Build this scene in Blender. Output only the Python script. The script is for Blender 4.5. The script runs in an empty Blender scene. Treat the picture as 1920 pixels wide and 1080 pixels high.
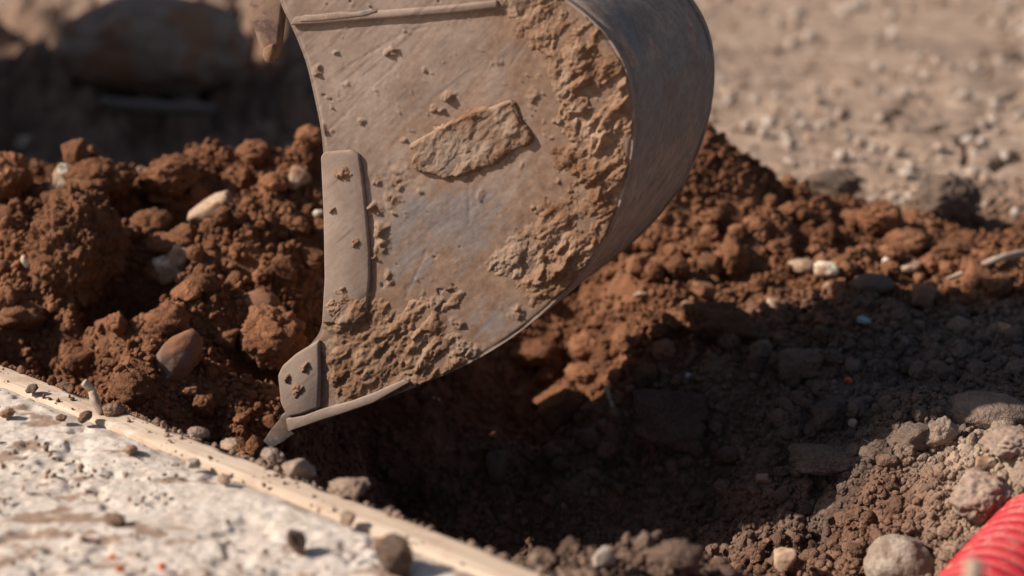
import bpy, math, numpy as np
from mathutils import Vector, Matrix, Euler
R = math.radians

# ------------------------------------------------------------------ camera
CAM_H, PITCH, HFOV = 1.1, R(16), R(28.8)
sc = bpy.context.scene
col = sc.collection
cd = bpy.data.cameras.new('camera'); cam = bpy.data.objects.new('camera', cd); col.objects.link(cam)
cam.location = (0, 0, CAM_H); cam.rotation_euler = (R(90) - PITCH, 0, 0)
cd.sensor_width = 36; cd.lens = 18 / math.tan(HFOV / 2)
cd.clip_start = 0.05; cd.clip_end = 400
cd.dof.use_dof = True; cd.dof.focus_distance = 3.42; cd.dof.aperture_fstop = 1.7
sc.camera = cam

# ------------------------------------------------------------------ light
SUN = Vector((-0.80, -0.13, 0.60)).normalized()          # direction towards the sun
elev = math.asin(SUN.z)
w = bpy.data.worlds.new("World"); sc.world = w; w.use_nodes = True
nt = w.node_tree; nt.nodes.clear()
sky = nt.nodes.new('ShaderNodeTexSky'); sky.sky_type = 'NISHITA'; sky.sun_disc = False
sky.sun_elevation = elev; sky.sun_rotation = math.atan2(SUN.x, SUN.y)
sky.dust_density = 2.0
bg = nt.nodes.new('ShaderNodeBackground'); bg.inputs[1].default_value = 0.062
wo = nt.nodes.new('ShaderNodeOutputWorld')
nt.links.new(sky.outputs[0], bg.inputs[0]); nt.links.new(bg.outputs[0], wo.inputs[0])
ld = bpy.data.lights.new('sun', 'SUN'); ld.energy = 5.0; ld.angle = R(0.6); ld.color = (1.0, 0.915, 0.815)
sun = bpy.data.objects.new('sun', ld); col.objects.link(sun)
sun.rotation_euler = SUN.to_track_quat('Z', 'Y').to_euler(); sun.location = (-4, -2, 5)
sc.view_settings.view_transform = 'Standard'; sc.view_settings.look = 'None'
sc.view_settings.exposure = 0.42; sc.view_settings.gamma = 1
sc.cycles.max_bounces = 5

# ------------------------------------------------------------------ camera maths (pixels of the 1920 px photo -> rays)
FPX = 960 / math.tan(HFOV / 2)
cp, sp = math.cos(PITCH), math.sin(PITCH)
def ray(px, py):
    a = (px - 960) / FPX; b = (540 - py) / FPX
    return np.array([a, cp + b * sp, -sp + b * cp])
def at(px, py, Y):
    d = ray(px, py); return np.array([0, 0, CAM_H]) + d * (Y / d[1])

# ------------------------------------------------------------------ numpy noise
def _h(ix, iy, iz, seed):
    M = 0xFFFFFFFF
    v = (ix.astype(np.int64) * 374761393 + iy.astype(np.int64) * 668265263 + iz.astype(np.int64) * 2147483647 + seed * 974634777) & M
    v = ((v ^ (v >> 13)) * 1274126177) & M
    v = ((v ^ (v >> 16)) * 2246822519) & M
    v = v ^ (v >> 15)
    return (v & 0xFFFFFF) / float(0x1000000)
def vn2(x, y, seed=0):
    xi = np.floor(x).astype(np.int64); yi = np.floor(y).astype(np.int64)
    fx = x - xi; fy = y - yi
    fx = fx * fx * fx * (fx * (fx * 6 - 15) + 10); fy = fy * fy * fy * (fy * (fy * 6 - 15) + 10)
    z = np.zeros_like(xi)
    a = _h(xi, yi, z, seed); b = _h(xi + 1, yi, z, seed); c = _h(xi, yi + 1, z, seed); d = _h(xi + 1, yi + 1, z, seed)
    return (a + (b - a) * fx) * (1 - fy) + (c + (d - c) * fx) * fy - 0.5
def fbm2(x, y, o=4, seed=0, g=0.5):
    s = 0; a = 1
    for k in range(o):
        s = s + a * vn2(x * 2.03 ** k + 17.3 * k, y * 2.03 ** k - 9.1 * k, seed + k); a *= g
    return s
def vn3(x, y, z, seed=0):
    xi = np.floor(x).astype(np.int64); yi = np.floor(y).astype(np.int64); zi = np.floor(z).astype(np.int64)
    f = [q - i for q, i in ((x, xi), (y, yi), (z, zi))]
    f = [t * t * (3 - 2 * t) for t in f]
    r = 0
    for dx in (0, 1):
        for dy in (0, 1):
            for dz in (0, 1):
                wgt = (f[0] if dx else 1 - f[0]) * (f[1] if dy else 1 - f[1]) * (f[2] if dz else 1 - f[2])
                r = r + wgt * _h(xi + dx, yi + dy, zi + dz, seed)
    return r - 0.5
def fbm3(p, o=4, seed=0, g=0.5):
    s = 0; a = 1
    for k in range(o):
        m = 2.07 ** k
        s = s + a * vn3(p[:, 0] * m + 5.1 * k, p[:, 1] * m + 3.3 * k, p[:, 2] * m - 7.7 * k, seed + k); a *= g
    return s
def domes(x, y, scale, seed, pres=1.0, rmin=0.35, rmax=0.75):
    """rounded clods: the highest of many random domes (unit: scale)"""
    X = x / scale; Y = y / scale
    xi = np.floor(X).astype(np.int64); yi = np.floor(Y).astype(np.int64); z = np.zeros_like(xi)
    best = np.zeros_like(X)
    for dx in (-1, 0, 1):
        for dy in (-1, 0, 1):
            cx = xi + dx; cy = yi + dy
            px = cx + _h(cx, cy, z, seed); py = cy + _h(cx, cy, z, seed + 1)
            rr = rmin + (rmax - rmin) * _h(cx, cy, z, seed + 2) ** 2
            on = _h(cx, cy, z, seed + 3) < pres
            sq = 0.75 + 0.5 * _h(cx, cy, z, seed + 4)
            d2 = ((X - px) ** 2 * sq + (Y - py) ** 2 / sq) / rr ** 2
            h = np.sqrt(np.clip(1 - d2, 0, 1)) * rr * on
            best = np.maximum(best, h)
    return best * scale
def sstep(a, b, x):
    t = np.clip((x - a) / (b - a), 0, 1); return t * t * (3 - 2 * t)

# ------------------------------------------------------------------ object helpers
def tag(o, label=None, cat=None, group=None, kind=None):
    for k, v in (('label', label), ('category', cat), ('group', group), ('kind', kind)):
        if v: o[k] = v
    return o
def mesh_np(name, V, F, mat, parent=None, smooth=True, attrs=None, loc=None):
    """V (n,3) world coordinates, F (m,3|4). The origin goes to loc (or the parent's location)."""
    V = np.asarray(V, dtype=np.float64); F = np.asarray(F, dtype=np.int32)
    me = bpy.data.meshes.new(name)
    off = np.zeros(3)
    if parent is not None:
        q = parent
        while q is not None: off = off + np.array(q.location); q = q.parent
    if loc is not None: org = np.array(loc, dtype=float)
    else: org = off
    V = V - org
    n = F.shape[1]
    me.vertices.add(len(V)); me.vertices.foreach_set('co', V.astype(np.float32).ravel())
    me.loops.add(F.size); me.loops.foreach_set('vertex_index', F.ravel())
    me.polygons.add(len(F)); me.polygons.foreach_set('loop_start', np.arange(0, F.size, n, dtype=np.int32))
    try: me.polygons.foreach_set('loop_total', np.full(len(F), n, dtype=np.int32))
    except Exception: pass
    me.polygons.foreach_set('use_smooth', np.full(len(F), bool(smooth)))
    if attrs:
        for k, v in attrs.items():
            a = me.attributes.new(k, 'FLOAT', 'POINT'); a.data.foreach_set('value', np.asarray(v, dtype=np.float32))
    me.update(); me.validate(clean_customdata=False)
    if mat: me.materials.append(mat)
    o = bpy.data.objects.new(name, me); col.objects.link(o)
    if parent is not None: o.parent = parent; o.location = Vector(org - off)
    else: o.location = Vector(org)
    return o
def mesh_py(name, V, F, mat, parent=None, smooth=False, bevel=0.0, seg=2, loc=None):
    off = np.zeros(3); q = parent
    while q is not None: off = off + np.array(q.location); q = q.parent
    org = np.array(loc, float) if loc is not None else off
    me = bpy.data.meshes.new(name)
    me.from_pydata([tuple(np.array(v) - org) for v in V], [], [tuple(f) for f in F]); me.update()
    import bmesh
    bm = bmesh.new(); bm.from_mesh(me)
    bmesh.ops.recalc_face_normals(bm, faces=bm.faces)
    if bevel > 0:
        bmesh.ops.bevel(bm, geom=list(bm.edges), offset=bevel, segments=seg, profile=0.5, affect='EDGES', clamp_overlap=True)
    bm.to_mesh(me); bm.free()
    for p in me.polygons: p.use_smooth = smooth or bevel > 0
    if mat: me.materials.append(mat)
    o = bpy.data.objects.new(name, me); col.objects.link(o)
    if parent is not None: o.parent = parent; o.location = Vector(org - off)
    else: o.location = Vector(org)
    if bevel > 0:
        try: me.shade_auto_smooth if False else None
        except Exception: pass
    return o
def empty(name, loc):
    o = bpy.data.objects.new(name, None); col.objects.link(o); o.location = Vector(loc); o.empty_display_size = 0.1
    return o
def boxm(c, s, M=None):
    V = []
    for x in (-1, 1):
        for y in (-1, 1):
            for z in (-1, 1):
                v = np.array([x * s[0] / 2, y * s[1] / 2, z * s[2] / 2])
                if M is not None: v = M @ v
                V.append(np.array(c) + v)
    return V, [(0, 1, 3, 2), (4, 6, 7, 5), (0, 4, 5, 1), (2, 3, 7, 6), (0, 2, 6, 4), (1, 5, 7, 3)]

# ------------------------------------------------------------------ materials
def new_mat(name):
    m = bpy.data.materials.new(name); m.use_nodes = True
    t = m.node_tree; t.nodes.clear()
    o = t.nodes.new('ShaderNodeOutputMaterial'); b = t.nodes.new('ShaderNodeBsdfPrincipled')
    t.links.new(b.outputs[0], o.inputs[0])
    return m, t, b
class N:
    def __init__(s, t): s.t = t
    def add(s, typ, ins=None, **kw):
        n = s.t.nodes.new(typ)
        for k, v in kw.items(): setattr(n, k, v)
        for k, v in (ins or {}).items():
            if isinstance(v, bpy.types.NodeSocket): s.t.links.new(v, n.inputs[k])
            else: n.inputs[k].default_value = v
        return n
    def noise(s, vec, scale, detail=6, rough=0.6, dist=0.0):
        return s.add('ShaderNodeTexNoise', {'Vector': vec, 'Scale': scale, 'Detail': detail, 'Roughness': rough, 'Distortion': dist}).outputs[0]
    def ramp(s, fac, stops, interp='LINEAR'):
        n = s.add('ShaderNodeValToRGB', {0: fac}); e = n.color_ramp.elements; n.color_ramp.interpolation = interp
        while len(e) < len(stops): e.new(0.5)
        for i, (p, c) in enumerate(stops):
            e[i].position = p
            e[i].color = (c[0], c[1], c[2], 1) if hasattr(c, '__len__') else (c, c, c, 1)
        return n.outputs[0]
    def mix(s, f, a, b, typ='MIX'):
        n = s.add('ShaderNodeMix', data_type='RGBA', blend_type=typ)
        for k, v in ((0, f), (6, a), (7, b)):
            if isinstance(v, bpy.types.NodeSocket): s.t.links.new(v, n.inputs[k])
            elif k and len(v) == 3: n.inputs[k].default_value = (*v, 1)
            else: n.inputs[k].default_value = v
        return n.outputs[2]
    def math(s, op, a, b=0.0, clamp=False):
        n = s.add('ShaderNodeMath', {0: a, 1: b}, operation=op, use_clamp=clamp); return n.outputs[0]
    def attr(s, name): return s.add('ShaderNodeAttribute', attribute_name=name).outputs['Fac']
    def bump(s, h, strength, dist, normal=None):
        n = s.add('ShaderNodeBump', {'Height': h, 'Strength': strength, 'Distance': dist})
        if normal is not None: s.t.links.new(normal, n.inputs['Normal'])
        return n.outputs[0]

def soil_mat():
    m, t, b = new_mat('soil'); n = N(t)
    P = n.add('ShaderNodeNewGeometry').outputs['Position']
    red = n.attr('red'); pale = n.attr('pale'); tint = n.attr('tint')
    n1 = n.noise(P, 9, 5, 0.65); n2 = n.noise(P, 60, 6, 0.7); n3 = n.noise(P, 420, 4, 0.65)
    rusty = n.ramp(n1, [(0.30, (0.12, 0.052, 0.027)), (0.5, (0.205, 0.089, 0.045)), (0.72, (0.30, 0.145, 0.078))])
    grey = n.ramp(n1, [(0.30, (0.105, 0.076, 0.062)), (0.55, (0.16, 0.118, 0.096)), (0.75, (0.225, 0.17, 0.14))])
    palec = n.ramp(n1, [(0.30, (0.27, 0.18, 0.127)), (0.55, (0.40, 0.285, 0.21)), (0.75, (0.54, 0.41, 0.32))])
    c = n.mix(red, grey, rusty)
    c = n.mix(pale, c, palec)
    v = n.math('MULTIPLY_ADD', n2, 0.9); t.nodes[-1].inputs[2].default_value = 0.55
    g = n.add('ShaderNodeCombineColor', {0: v, 1: v, 2: v}).outputs[0]
    c = n.mix(0.8, c, g, 'MULTIPLY')
    tv = n.math('MULTIPLY_ADD', tint, 0.9); t.nodes[-1].inputs[2].default_value = 0.55
    tg = n.add('ShaderNodeCombineColor', {0: tv, 1: tv, 2: tv}).outputs[0]
    c = n.mix(1.0, c, tg, 'MULTIPLY')
    # scattered pale mineral grains
    gr = n.ramp(n3, [(0.70, 0.0), (0.76, 1.0)])
    c = n.mix(n.math('MULTIPLY', gr, 0.35), c, (0.42, 0.32, 0.24))
    t.links.new(c, b.inputs['Base Color']); b.inputs['Roughness'].default_value = 0.95
    b.inputs['Specular IOR Level'].default_value = 0.15
    wp = n.add('ShaderNodeVectorMath', {0: P, 1: n.add('ShaderNodeVectorMath', {0: n.add('ShaderNodeTexNoise', {'Vector': P, 'Scale': 150.0, 'Detail': 2}).outputs[1], 'Scale': 0.010}, operation='SCALE').outputs[0]}, operation='ADD').outputs[0]
    v1 = n.add('ShaderNodeTexVoronoi', {'Vector': wp, 'Scale': 130.0}, feature='F1').outputs[0]
    v2 = n.add('ShaderNodeTexVoronoi', {'Vector': wp, 'Scale': 290.0}, feature='F1').outputs[0]
    hh = n.math('MULTIPLY', n.math('ADD', n.math('MULTIPLY', v1, 1.0), n.math('MULTIPLY', v2, 0.5)), -1.0)
    hh = n.math('ADD', hh, n.math('MULTIPLY', n.noise(P, 110, 5, 0.7), 1.4))
    nb = n.bump(n3, 0.5, 0.002); nb = n.bump(hh, 0.75, 0.006, nb); nb = n.bump(n2, 0.5, 0.008, nb)
    t.links.new(nb, b.inputs['Normal'])
    return m
def rock_mat(name, c0, c1, c2, dirt=(0.24, 0.12, 0.065), dirtamt=0.45, scale=40, bump=0.5, rough=0.9):
    m, t, b = new_mat(name); n = N(t)
    P = n.add('ShaderNodeTexCoord').outputs['Object']
    P = n.add('ShaderNodeNewGeometry').outputs['Position']
    a = n.noise(P, scale, 7, 0.65); d = n.noise(P, scale * 0.45, 5, 0.7, 0.4); f = n.noise(P, scale * 9, 4, 0.6)
    c = n.ramp(a, [(0.3, c0), (0.5, c1), (0.7, c2)])
    lo = 0.62 - dirtamt * 0.35
    k = n.ramp(d, [(lo, 0.0), (lo + 0.10, 1.0)])
    c = n.mix(n.math('MULTIPLY', k, 0.85), c, dirt)
    t.links.new(c, b.inputs['Base Color']); b.inputs['Roughness'].default_value = rough
    b.inputs['Specular IOR Level'].default_value = 0.25
    nb = n.bump(f, 0.4 * bump, 0.0015); nb = n.bump(a, bump, 0.005, nb)
    t.links.new(nb, b.inputs['Normal'])
    return m
SOIL = soil_mat()
WHITE = rock_mat('white_limestone', (0.50, 0.41, 0.30), (0.66, 0.56, 0.43), (0.76, 0.68, 0.56), dirtamt=0.55, bump=.8)
TAN = rock_mat('tan_stone', (0.26, 0.17, 0.11), (0.38, 0.26, 0.18), (0.50, 0.37, 0.28), dirtamt=0.35)
CLAY = rock_mat('reddish_clay', (0.13, 0.052, 0.026), (0.20, 0.085, 0.042), (0.27, 0.125, 0.066), dirtamt=0.2, bump=0.9, scale=55)
DARK = rock_mat('dark_grey_stone', (0.075, 0.054, 0.045), (0.115, 0.084, 0.070), (0.16, 0.12, 0.10), dirt=(0.125, 0.085, 0.062), dirtamt=0.75, bump=1.0)
CLAY = SOIL
DSOIL = rock_mat('dark_earth', (0.075, 0.05, 0.036), (0.12, 0.08, 0.058), (0.19, 0.135, 0.10), dirtamt=.3, bump=1.2, scale=90)
ROUND = rock_mat('beige_boulder_stone', (0.30, 0.235, 0.185), (0.37, 0.295, 0.235), (0.43, 0.35, 0.285), dirt=(0.26, 0.185, 0.135), dirtamt=.5, bump=1.3, scale=70)
BOULD = rock_mat('brown_boulder', (0.15, 0.105, 0.08), (0.24, 0.175, 0.135), (0.34, 0.25, 0.20), dirtamt=0.45, bump=1.0, scale=14)
PURPLE = rock_mat('purple_brown_stone', (0.11, 0.068, 0.055), (0.155, 0.098, 0.080), (0.21, 0.14, 0.115), dirt=(0.20, 0.085, 0.042), dirtamt=0.5, bump=0.7)
GREY = rock_mat('pale_grey_stone', (0.27, 0.215, 0.175), (0.38, 0.31, 0.26), (0.50, 0.42, 0.36), dirt=(0.28, 0.17, 0.11), dirtamt=0.35, bump=.9)
PINK = rock_mat('pinkish_dusty_stone', (0.20, 0.14, 0.108), (0.28, 0.20, 0.155), (0.37, 0.28, 0.225), dirt=(0.26, 0.15, 0.10), dirtamt=0.3, bump=0.8, scale=60)
REDB = rock_mat('red_brick', (0.40, 0.085, 0.035), (0.52, 0.13, 0.06), (0.60, 0.20, 0.10), dirtamt=0.15)
BLUISH = rock_mat('bluish_stone', (0.20, 0.23, 0.24), (0.30, 0.34, 0.35), (0.40, 0.44, 0.45), dirtamt=0.15, dirt=(0.12, 0.09, 0.07))

# ------------------------------------------------------------------ terrain height
# (px, py, Y): the ground seen at that pixel lies at distance Y
CP = [ # left bank
 (30, 800, 3.45), (200, 800, 3.36), (400, 800, 3.42), (500, 800, 3.55), (560, 760, 3.68),
 (150, 640, 3.50), (300, 700, 3.42), (400, 700, 3.44), (500, 700, 3.48), (600, 650, 3.62),
 (0, 560, 3.62), (150, 520, 3.66), (300, 560, 3.66), (400, 560, 3.60), (500, 560, 3.66), (600, 520, 3.8),
 (0, 420, 3.86), (130, 420, 3.84), (300, 430, 3.88), (400, 430, 3.84), (520, 400, 3.92), (620, 380, 4.0),
 (0, 330, 4.02), (130, 330, 4.02), (250, 345, 4.05), (400, 315, 4.08), (500, 290, 4.1), (600, 255, 4.15), (660, 300, 4.2), (750, 440, 4.2), (950, 450, 4.3),
 # behind the bucket, towards the right mound
 (700, 600, 3.85), (800, 700, 3.82), (640, 860, 3.66), (760, 900, 3.72), (900, 900, 3.72), (850, 780, 3.86),
 (900, 690, 4.0), (1000, 640, 4.05), (1000, 530, 4.2), (1120, 640, 4.04), (1150, 560, 4.12), (1150, 420, 4.22),
 (1250, 480, 4.2), (1250, 320, 4.35), (1350, 400, 4.28), (1350, 300, 4.38), (1345, 205, 4.42), (1260, 205, 4.45), (1150, 200, 4.5),
 (1450, 350, 4.40), (1450, 315, 4.48), (1400, 450, 4.22), (1530, 420, 4.33), (1560, 382, 4.42), (1650, 460, 4.25), (1640, 432, 4.36),
 (1550, 500, 4.12), (1700, 500, 4.1), (1850, 490, 4.12), (1780, 458, 4.22), (1900, 465, 4.22),
 (1200, 600, 4.0), (1350, 560, 4.02), (1500, 560, 4.0), (1700, 560, 3.92), (1900, 560, 3.88),
 # shaded slope right
 (1150, 720, 3.86), (1350, 680, 3.80), (1500, 640, 3.80), (1700, 640, 3.66), (1900, 640, 3.60),
 (1100, 850, 3.74), (1300, 800, 3.64), (1480, 760, 3.52), (1650, 740, 3.38), (1850, 740, 3.26),
 (1300, 950, 3.52), (1450, 860, 3.40), (1560, 840, 3.36), (1650, 860, 3.14), (1750, 800, 3.12), (1900, 800, 3.0),
 (900, 980, 3.62), (1100, 960, 3.58), (1200, 1000, 3.50), (1300, 1020, 3.36), (1450, 975, 3.30), (1560, 990, 3.12), (1640, 965, 3.0),
 (1740, 880, 2.9), (1840, 840, 2.84), (1900, 860, 2.72), (1780, 960, 2.72), (1700, 1030, 2.66), (1600, 1050, 2.78), (1450, 1060, 2.92),
 (1300, 1075, 2.86), (1130, 1050, 2.66), (1020, 1042, 2.53), (1085, 1042, 2.60), (960, 1028, 2.52), (1850, 1000, 2.58), (1700, 1080, 2.5), (1500, 1080, 2.75),
 (1900, 1080, 2.42)]
def _squeeze(px, py, Y):
    if px < 640 or (px < 1180 and 550 < py < 700): return px, py, Y
    if px > 1200:
        k2 = min(1, (px - 1200) / 200); Y = Y + k2 * (float(np.interp(Y, [2.4, 2.7, 3.0, 3.4, 9.4], [2.76, 2.86, 3.0, 3.4, 9.4])) - Y)
    Z = float(np.interp(Y, [2.4, 2.7, 3.0, 3.4, 3.8, 4.02, 4.5], [2.4, 2.75, 3.13, 3.40, 3.70, 3.93, 4.30])); k = min(1, (px - 640) / 260)
    return px, py, Y + (Z - Y) * k
PW = [tuple(at(*_squeeze(*c))) for c in CP]
PW += [  # world points that the ridges hide, and the plain beyond
 (-1.6, 3.3, -.05), (-1.7, 3.8, .15), (-1.6, 4.1, .2), (-1.3, 4.6, -.05), (-.8, 4.6, -.06), (-.3, 4.65, -.02), (.1, 4.8, 0.0),
 (-1.4, 5.1, -.16), (-.7, 5.1, -.2), (0, 5.2, -.1), (-1.5, 5.7, -.12), (-.7, 5.8, -.14), (-.1, 5.9, -.04), (-1.6, 6.5, .0), (-.7, 6.6, -.02), (-.2, 7, 0),
 (-2.5, 4, .1), (-2.5, 5.5, -.05), (-2.6, 7, 0), (0.4, 5.0, .02), (.9, 4.8, 0), (1.3, 4.6, 0), (1.7, 4.4, 0), (2.4, 4.2, 0), (.6, 5.6, 0), (1.3, 5.4, 0), (2.2, 5.4, 0),
 (.5, 6.5, 0), (1.5, 6.6, 0), (2.6, 7, 0), (0, 8, 0), (-1.5, 8, 0), (-3, 8.5, 0), (1.5, 8, 0), (3, 8.5, 0), (-3, 10, 0), (0, 10, 0), (3, 10, 0),
 (1.5, 3.6, -.04), (1.5, 3.0, 0), (1.4, 2.4, .0), (2.3, 3.4, 0), (1.0, 2.2, 0.0), (.75, 2.0, 0.0), (.5, 2.2, -.05), (.25, 2.45, -.08), (2.2, 2.0, 0), (1.2, 1.2, 0), (.6, 1.5, -.04),
 (.43, 4.36, .12), (.2, 4.42, .08), (.7, 4.42, .03), (0, 4.45, .02), (-.3, 4.5, .0), (.55, 4.6, .0), (1.0, 2.75, -.2), (.72, 2.66, -.22), (-.8, 3.42, -.1), (-.5, 3.16, -.30), (-.38, 3.22, -.42), (-.1, 2.95, -.5), (.05, 2.85, -.42), (.0, 3.3, -.55), (.2, 3.2, -.46), (-.2, 3.35, -.52), (-.28, 3.12, -.5)]
PW = np.array(PW)
def tps(r2): return 0.5 * r2 * np.log(np.maximum(r2, 1e-12))
_n = len(PW)
_d2 = ((PW[:, None, :2] - PW[None, :, :2]) ** 2).sum(-1)
_A = np.zeros((_n + 3, _n + 3)); _A[:_n, :_n] = tps(_d2) + np.eye(_n) * 0.0015
_A[:_n, _n] = 1; _A[:_n, _n + 1:] = PW[:, :2]; _A[_n:, :_n] = _A[:_n, _n:].T
_W = np.linalg.solve(_A, np.concatenate([PW[:, 2], np.zeros(3)]))
def base_h(x, y):
    s = _W[_n] + _W[_n + 1] * x + _W[_n + 2] * y
    for k in range(_n):
        s = s + _W[k] * tps((x - PW[k, 0]) ** 2 + (y - PW[k, 1]) ** 2)
    return s
# slab edge line
E0 = at(0, 683, 1.0); E0 = np.array([0, 0, CAM_H]) + ray(0, 683) * (CAM_H / -ray(0, 683)[2])
E1 = np.array([0, 0, CAM_H]) + ray(1030, 1080) * (CAM_H / -ray(1030, 1080)[2])
ED = (E1 - E0)[:2]; ED /= np.linalg.norm(ED)          # along the edge, towards the camera
EN = np.array([ED[1], -ED[0]])                          # into the slab
if EN @ np.array([-1, -1]) < 0: EN = -EN
def edge_uv(x, y):
    dx = x - E0[0]; dy = y - E0[1]
    return dx * ED[0] + dy * ED[1], dx * EN[0] + dy * EN[1]

CRACKS = [[(1870, 236, .008), (1825, 262, .013), (1800, 275, .015), (1812, 300, .009), (1806, 318, .006)],
          [(1915, 300, .02), (1885, 308, .02), (1862, 322, .014)], [(1780, 245, .01), (1740, 255, .012), (1700, 262, .006)],
          [(1918, 180, .012), (1880, 195, .016)], [(1700, 215, .016), (1670, 222, .018)]]
def ground_pt(px, py, z=0.0):
    d = ray(px, py); return np.array([0, 0, CAM_H]) + d * ((CAM_H - z) / -d[2])
PITS = [(*at(235, 550, 3.72)[:2], .12, .19), (*at(50, 655, 3.48)[:2], .16, .16), (*at(60, 560, 3.62)[:2], .06, .05), (*at(330, 385, 3.95)[:2], .07, .07)]
def full_h(x, y):
    b = base_h(x, y)
    far = sstep(6.5, 9.5, np.hypot(x, y - 1)); b = b * (1 - far)
    plain = sstep(4.45, 4.9, y + 0.25 * np.clip(x - 0.7, 0, 1.2) * 1.0)      # flat trodden ground beyond the spoil
    plain = np.maximum(plain * (x > -.1) * sstep(-.1, .3, x), far)
    wx = x + 0.03 * fbm2(x * 9, y * 9, 3, 11); wy = y + 0.03 * fbm2(x * 9, y * 9, 3, 31)
    rough = 1 - 0.8 * plain
    patch = np.clip(0.9 + 1.6 * fbm2(x * 2.2, y * 2.2, 2, 91), 0.25, 1.5)
    d = 0.055 * fbm2(wx * 4.5, wy * 4.5, 3, 3)
    d = d + domes(wx, wy, 0.16, 101, 0.55, 0.3, 0.6) * 0.55 * patch
    d = d + domes(wx + .3, wy, 0.075, 201, 0.75) * 0.60 * patch
    wx2 = x + 0.008 * fbm2(x * 40, y * 40, 2, 51); wy2 = y + 0.008 * fbm2(x * 40, y * 40, 2, 61)
    d = d + domes(wx2, wy2, 0.034, 301, 0.8) * 0.6
    d = d + domes(wx2 + .5, wy2, 0.017, 401, 0.85) * 0.55
    d = d + 0.006 * fbm2(x * 90, y * 90, 3, 71)
    d = d - 0.035
    d = d * (1 + 1.1 * sstep(4.7, 5.2, y) * sstep(.1, -.3, x))
    near_y = sstep(3.0, 2.6, y) * sstep(.2, .5, x)
    d = d * rough * (1 - 0.45 * near_y) + plain * 0.014
    # plain: scattered small pebbly relief
    b = b + d
    for (cx, cy, rr, dd) in PITS:
        q = np.hypot(x - cx, y - cy) / rr + .35 * fbm2(x * 14, y * 14, 3, 55); b = b - dd * sstep(1.15, .35, q)
    for line in CRACKS:
        pts = [ground_pt(p[0], p[1]) for p in line]; ws = [p[2] for p in line]
        best = np.full(x.shape, 9.0)
        for i in range(len(pts) - 1):
            a, c = pts[i][:2], pts[i + 1][:2]; e = c - a
            t = np.clip(((x - a[0]) * e[0] + (y - a[1]) * e[1]) / (e @ e), 0, 1)
            ww = ws[i] + (ws[i + 1] - ws[i]) * t
            dd = np.hypot((x - a[0] - t * e[0]), (y - a[1] - t * e[1]) * 0.6) / ww
            best = np.minimum(best, dd)
        best = best + 0.9 * fbm2(x * 45, y * 45, 3, 77)
        b = b - 0.05 * sstep(1.25, 0.5, best)
    u, v = edge_uv(x, y)
    lim = -0.02 - 0.12 * 0 + 0 * u
    # beside the board the soil stays below its top
    near = sstep(0.10, 0.0, -v)
    cap = -0.035 + 0.012 * fbm2(x * 30, y * 30, 2, 5) + .045 * sstep(1.0, 1.2, u)
    b = np.where(v > -0.10, np.minimum(b, cap * near + 0.35 * (1 - near)), b)
    b = np.where(v > 0.0, np.minimum(b, -0.20), b)
    return b
def zones(x, y):
    nz = fbm2(x * 3, y * 3, 3, 500)
    red = np.ones_like(x)
    # grey-brown subsoil on the right shaded slope and in the pit
    red = red * (1 - sstep(0.25, 0.75, x + .5 * nz) * sstep(4.05, 3.8, y + .3 * nz) * 0.85)
    red = red * (1 - sstep(3.3, 3.0, y) * 0.25)
    red = red * (1 - sstep(4.5, 4.75, y + .15 * nz) * (0.75 - .4 * sstep(.1, -.3, x)))
    red = red * (1 - .45 * sstep(-.45, -.25, x) * sstep(3.85, 3.65, y))
    red = np.maximum(red, sstep(.95, .6, np.hypot((x - .42) / .5, (y - 2.95) / .35)) * 0.8)
    red = red * (1 - sstep(3.85, 3.6, y) * sstep(-.05, .15, x) * .3)
    pale = sstep(4.45, 4.75, y + 0.22 * np.clip(x - .5, 0, 1.4) + .12 * nz) * sstep(-.35, .15, x + .2 * nz) 
    pale = np.maximum(pale, sstep(4.7, 5.1, y) * .38)
    pale = np.maximum(pale, sstep(7.0, 7.9, y + .3 * nz) * 0.9)
    pale = np.maximum(pale, sstep(3.30, 3.12, y + .12 * nz) * sstep(.61, .74, x + .12 * nz) * .8)
    u, v = edge_uv(x, y)
    pale = np.maximum(pale, sstep(-.13, -.03, v + .06 * nz) * sstep(.2, .6, u) * .8)
    pale = pale * (1 - 0.35 * sstep(.0, .35, fbm2(x * 2.5, y * 4.5, 4, 900)))
    return np.clip(red, 0, 1), np.clip(pale, 0, 1)

def axis(lo, hi, step, ext, grow):
    a = list(np.arange(lo, hi, step)); s = step
    r = [a[-1]]
    while r[-1] < ext: s *= grow; r.append(r[-1] + s)
    return a + r[1:]
gx = axis(-1.25, 1.25, 0.0046, 60, 1.045); s = .0046; left = [gx[0]]
while left[-1] > -60: s *= 1.045; left.append(left[-1] - s)
gx = np.array(left[:0:-1] + gx)
gy = axis(2.2, 4.75, 0.0046, 150, 1.02); s = .0046; near = [gy[0]]
while near[-1] > -6: s *= 1.12; near.append(near[-1] - s)
gy = np.array(near[:0:-1] + gy)
GX, GY = np.meshgrid(gx, gy)
GZ = full_h(GX, GY)
rd, pl = zones(GX, GY)
nx, ny = len(gx), len(gy)
idx = np.arange(nx * ny).reshape(ny, nx)
F = np.stack([idx[:-1, :-1], idx[:-1, 1:], idx[1:, 1:], idx[1:, :-1]], -1).reshape(-1, 4)
tn = np.clip(0.5 + 0.5 * fbm2(GX * 25, GY * 25, 2, 640), 0, 1)
ground = mesh_np('ground', np.stack([GX, GY, GZ], -1).reshape(-1, 3), F, SOIL, attrs={'red': rd.ravel(), 'pale': pl.ravel(), 'tint': tn.ravel()})
tag(ground, kind='structure')
print('ground', nx, ny)

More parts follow.
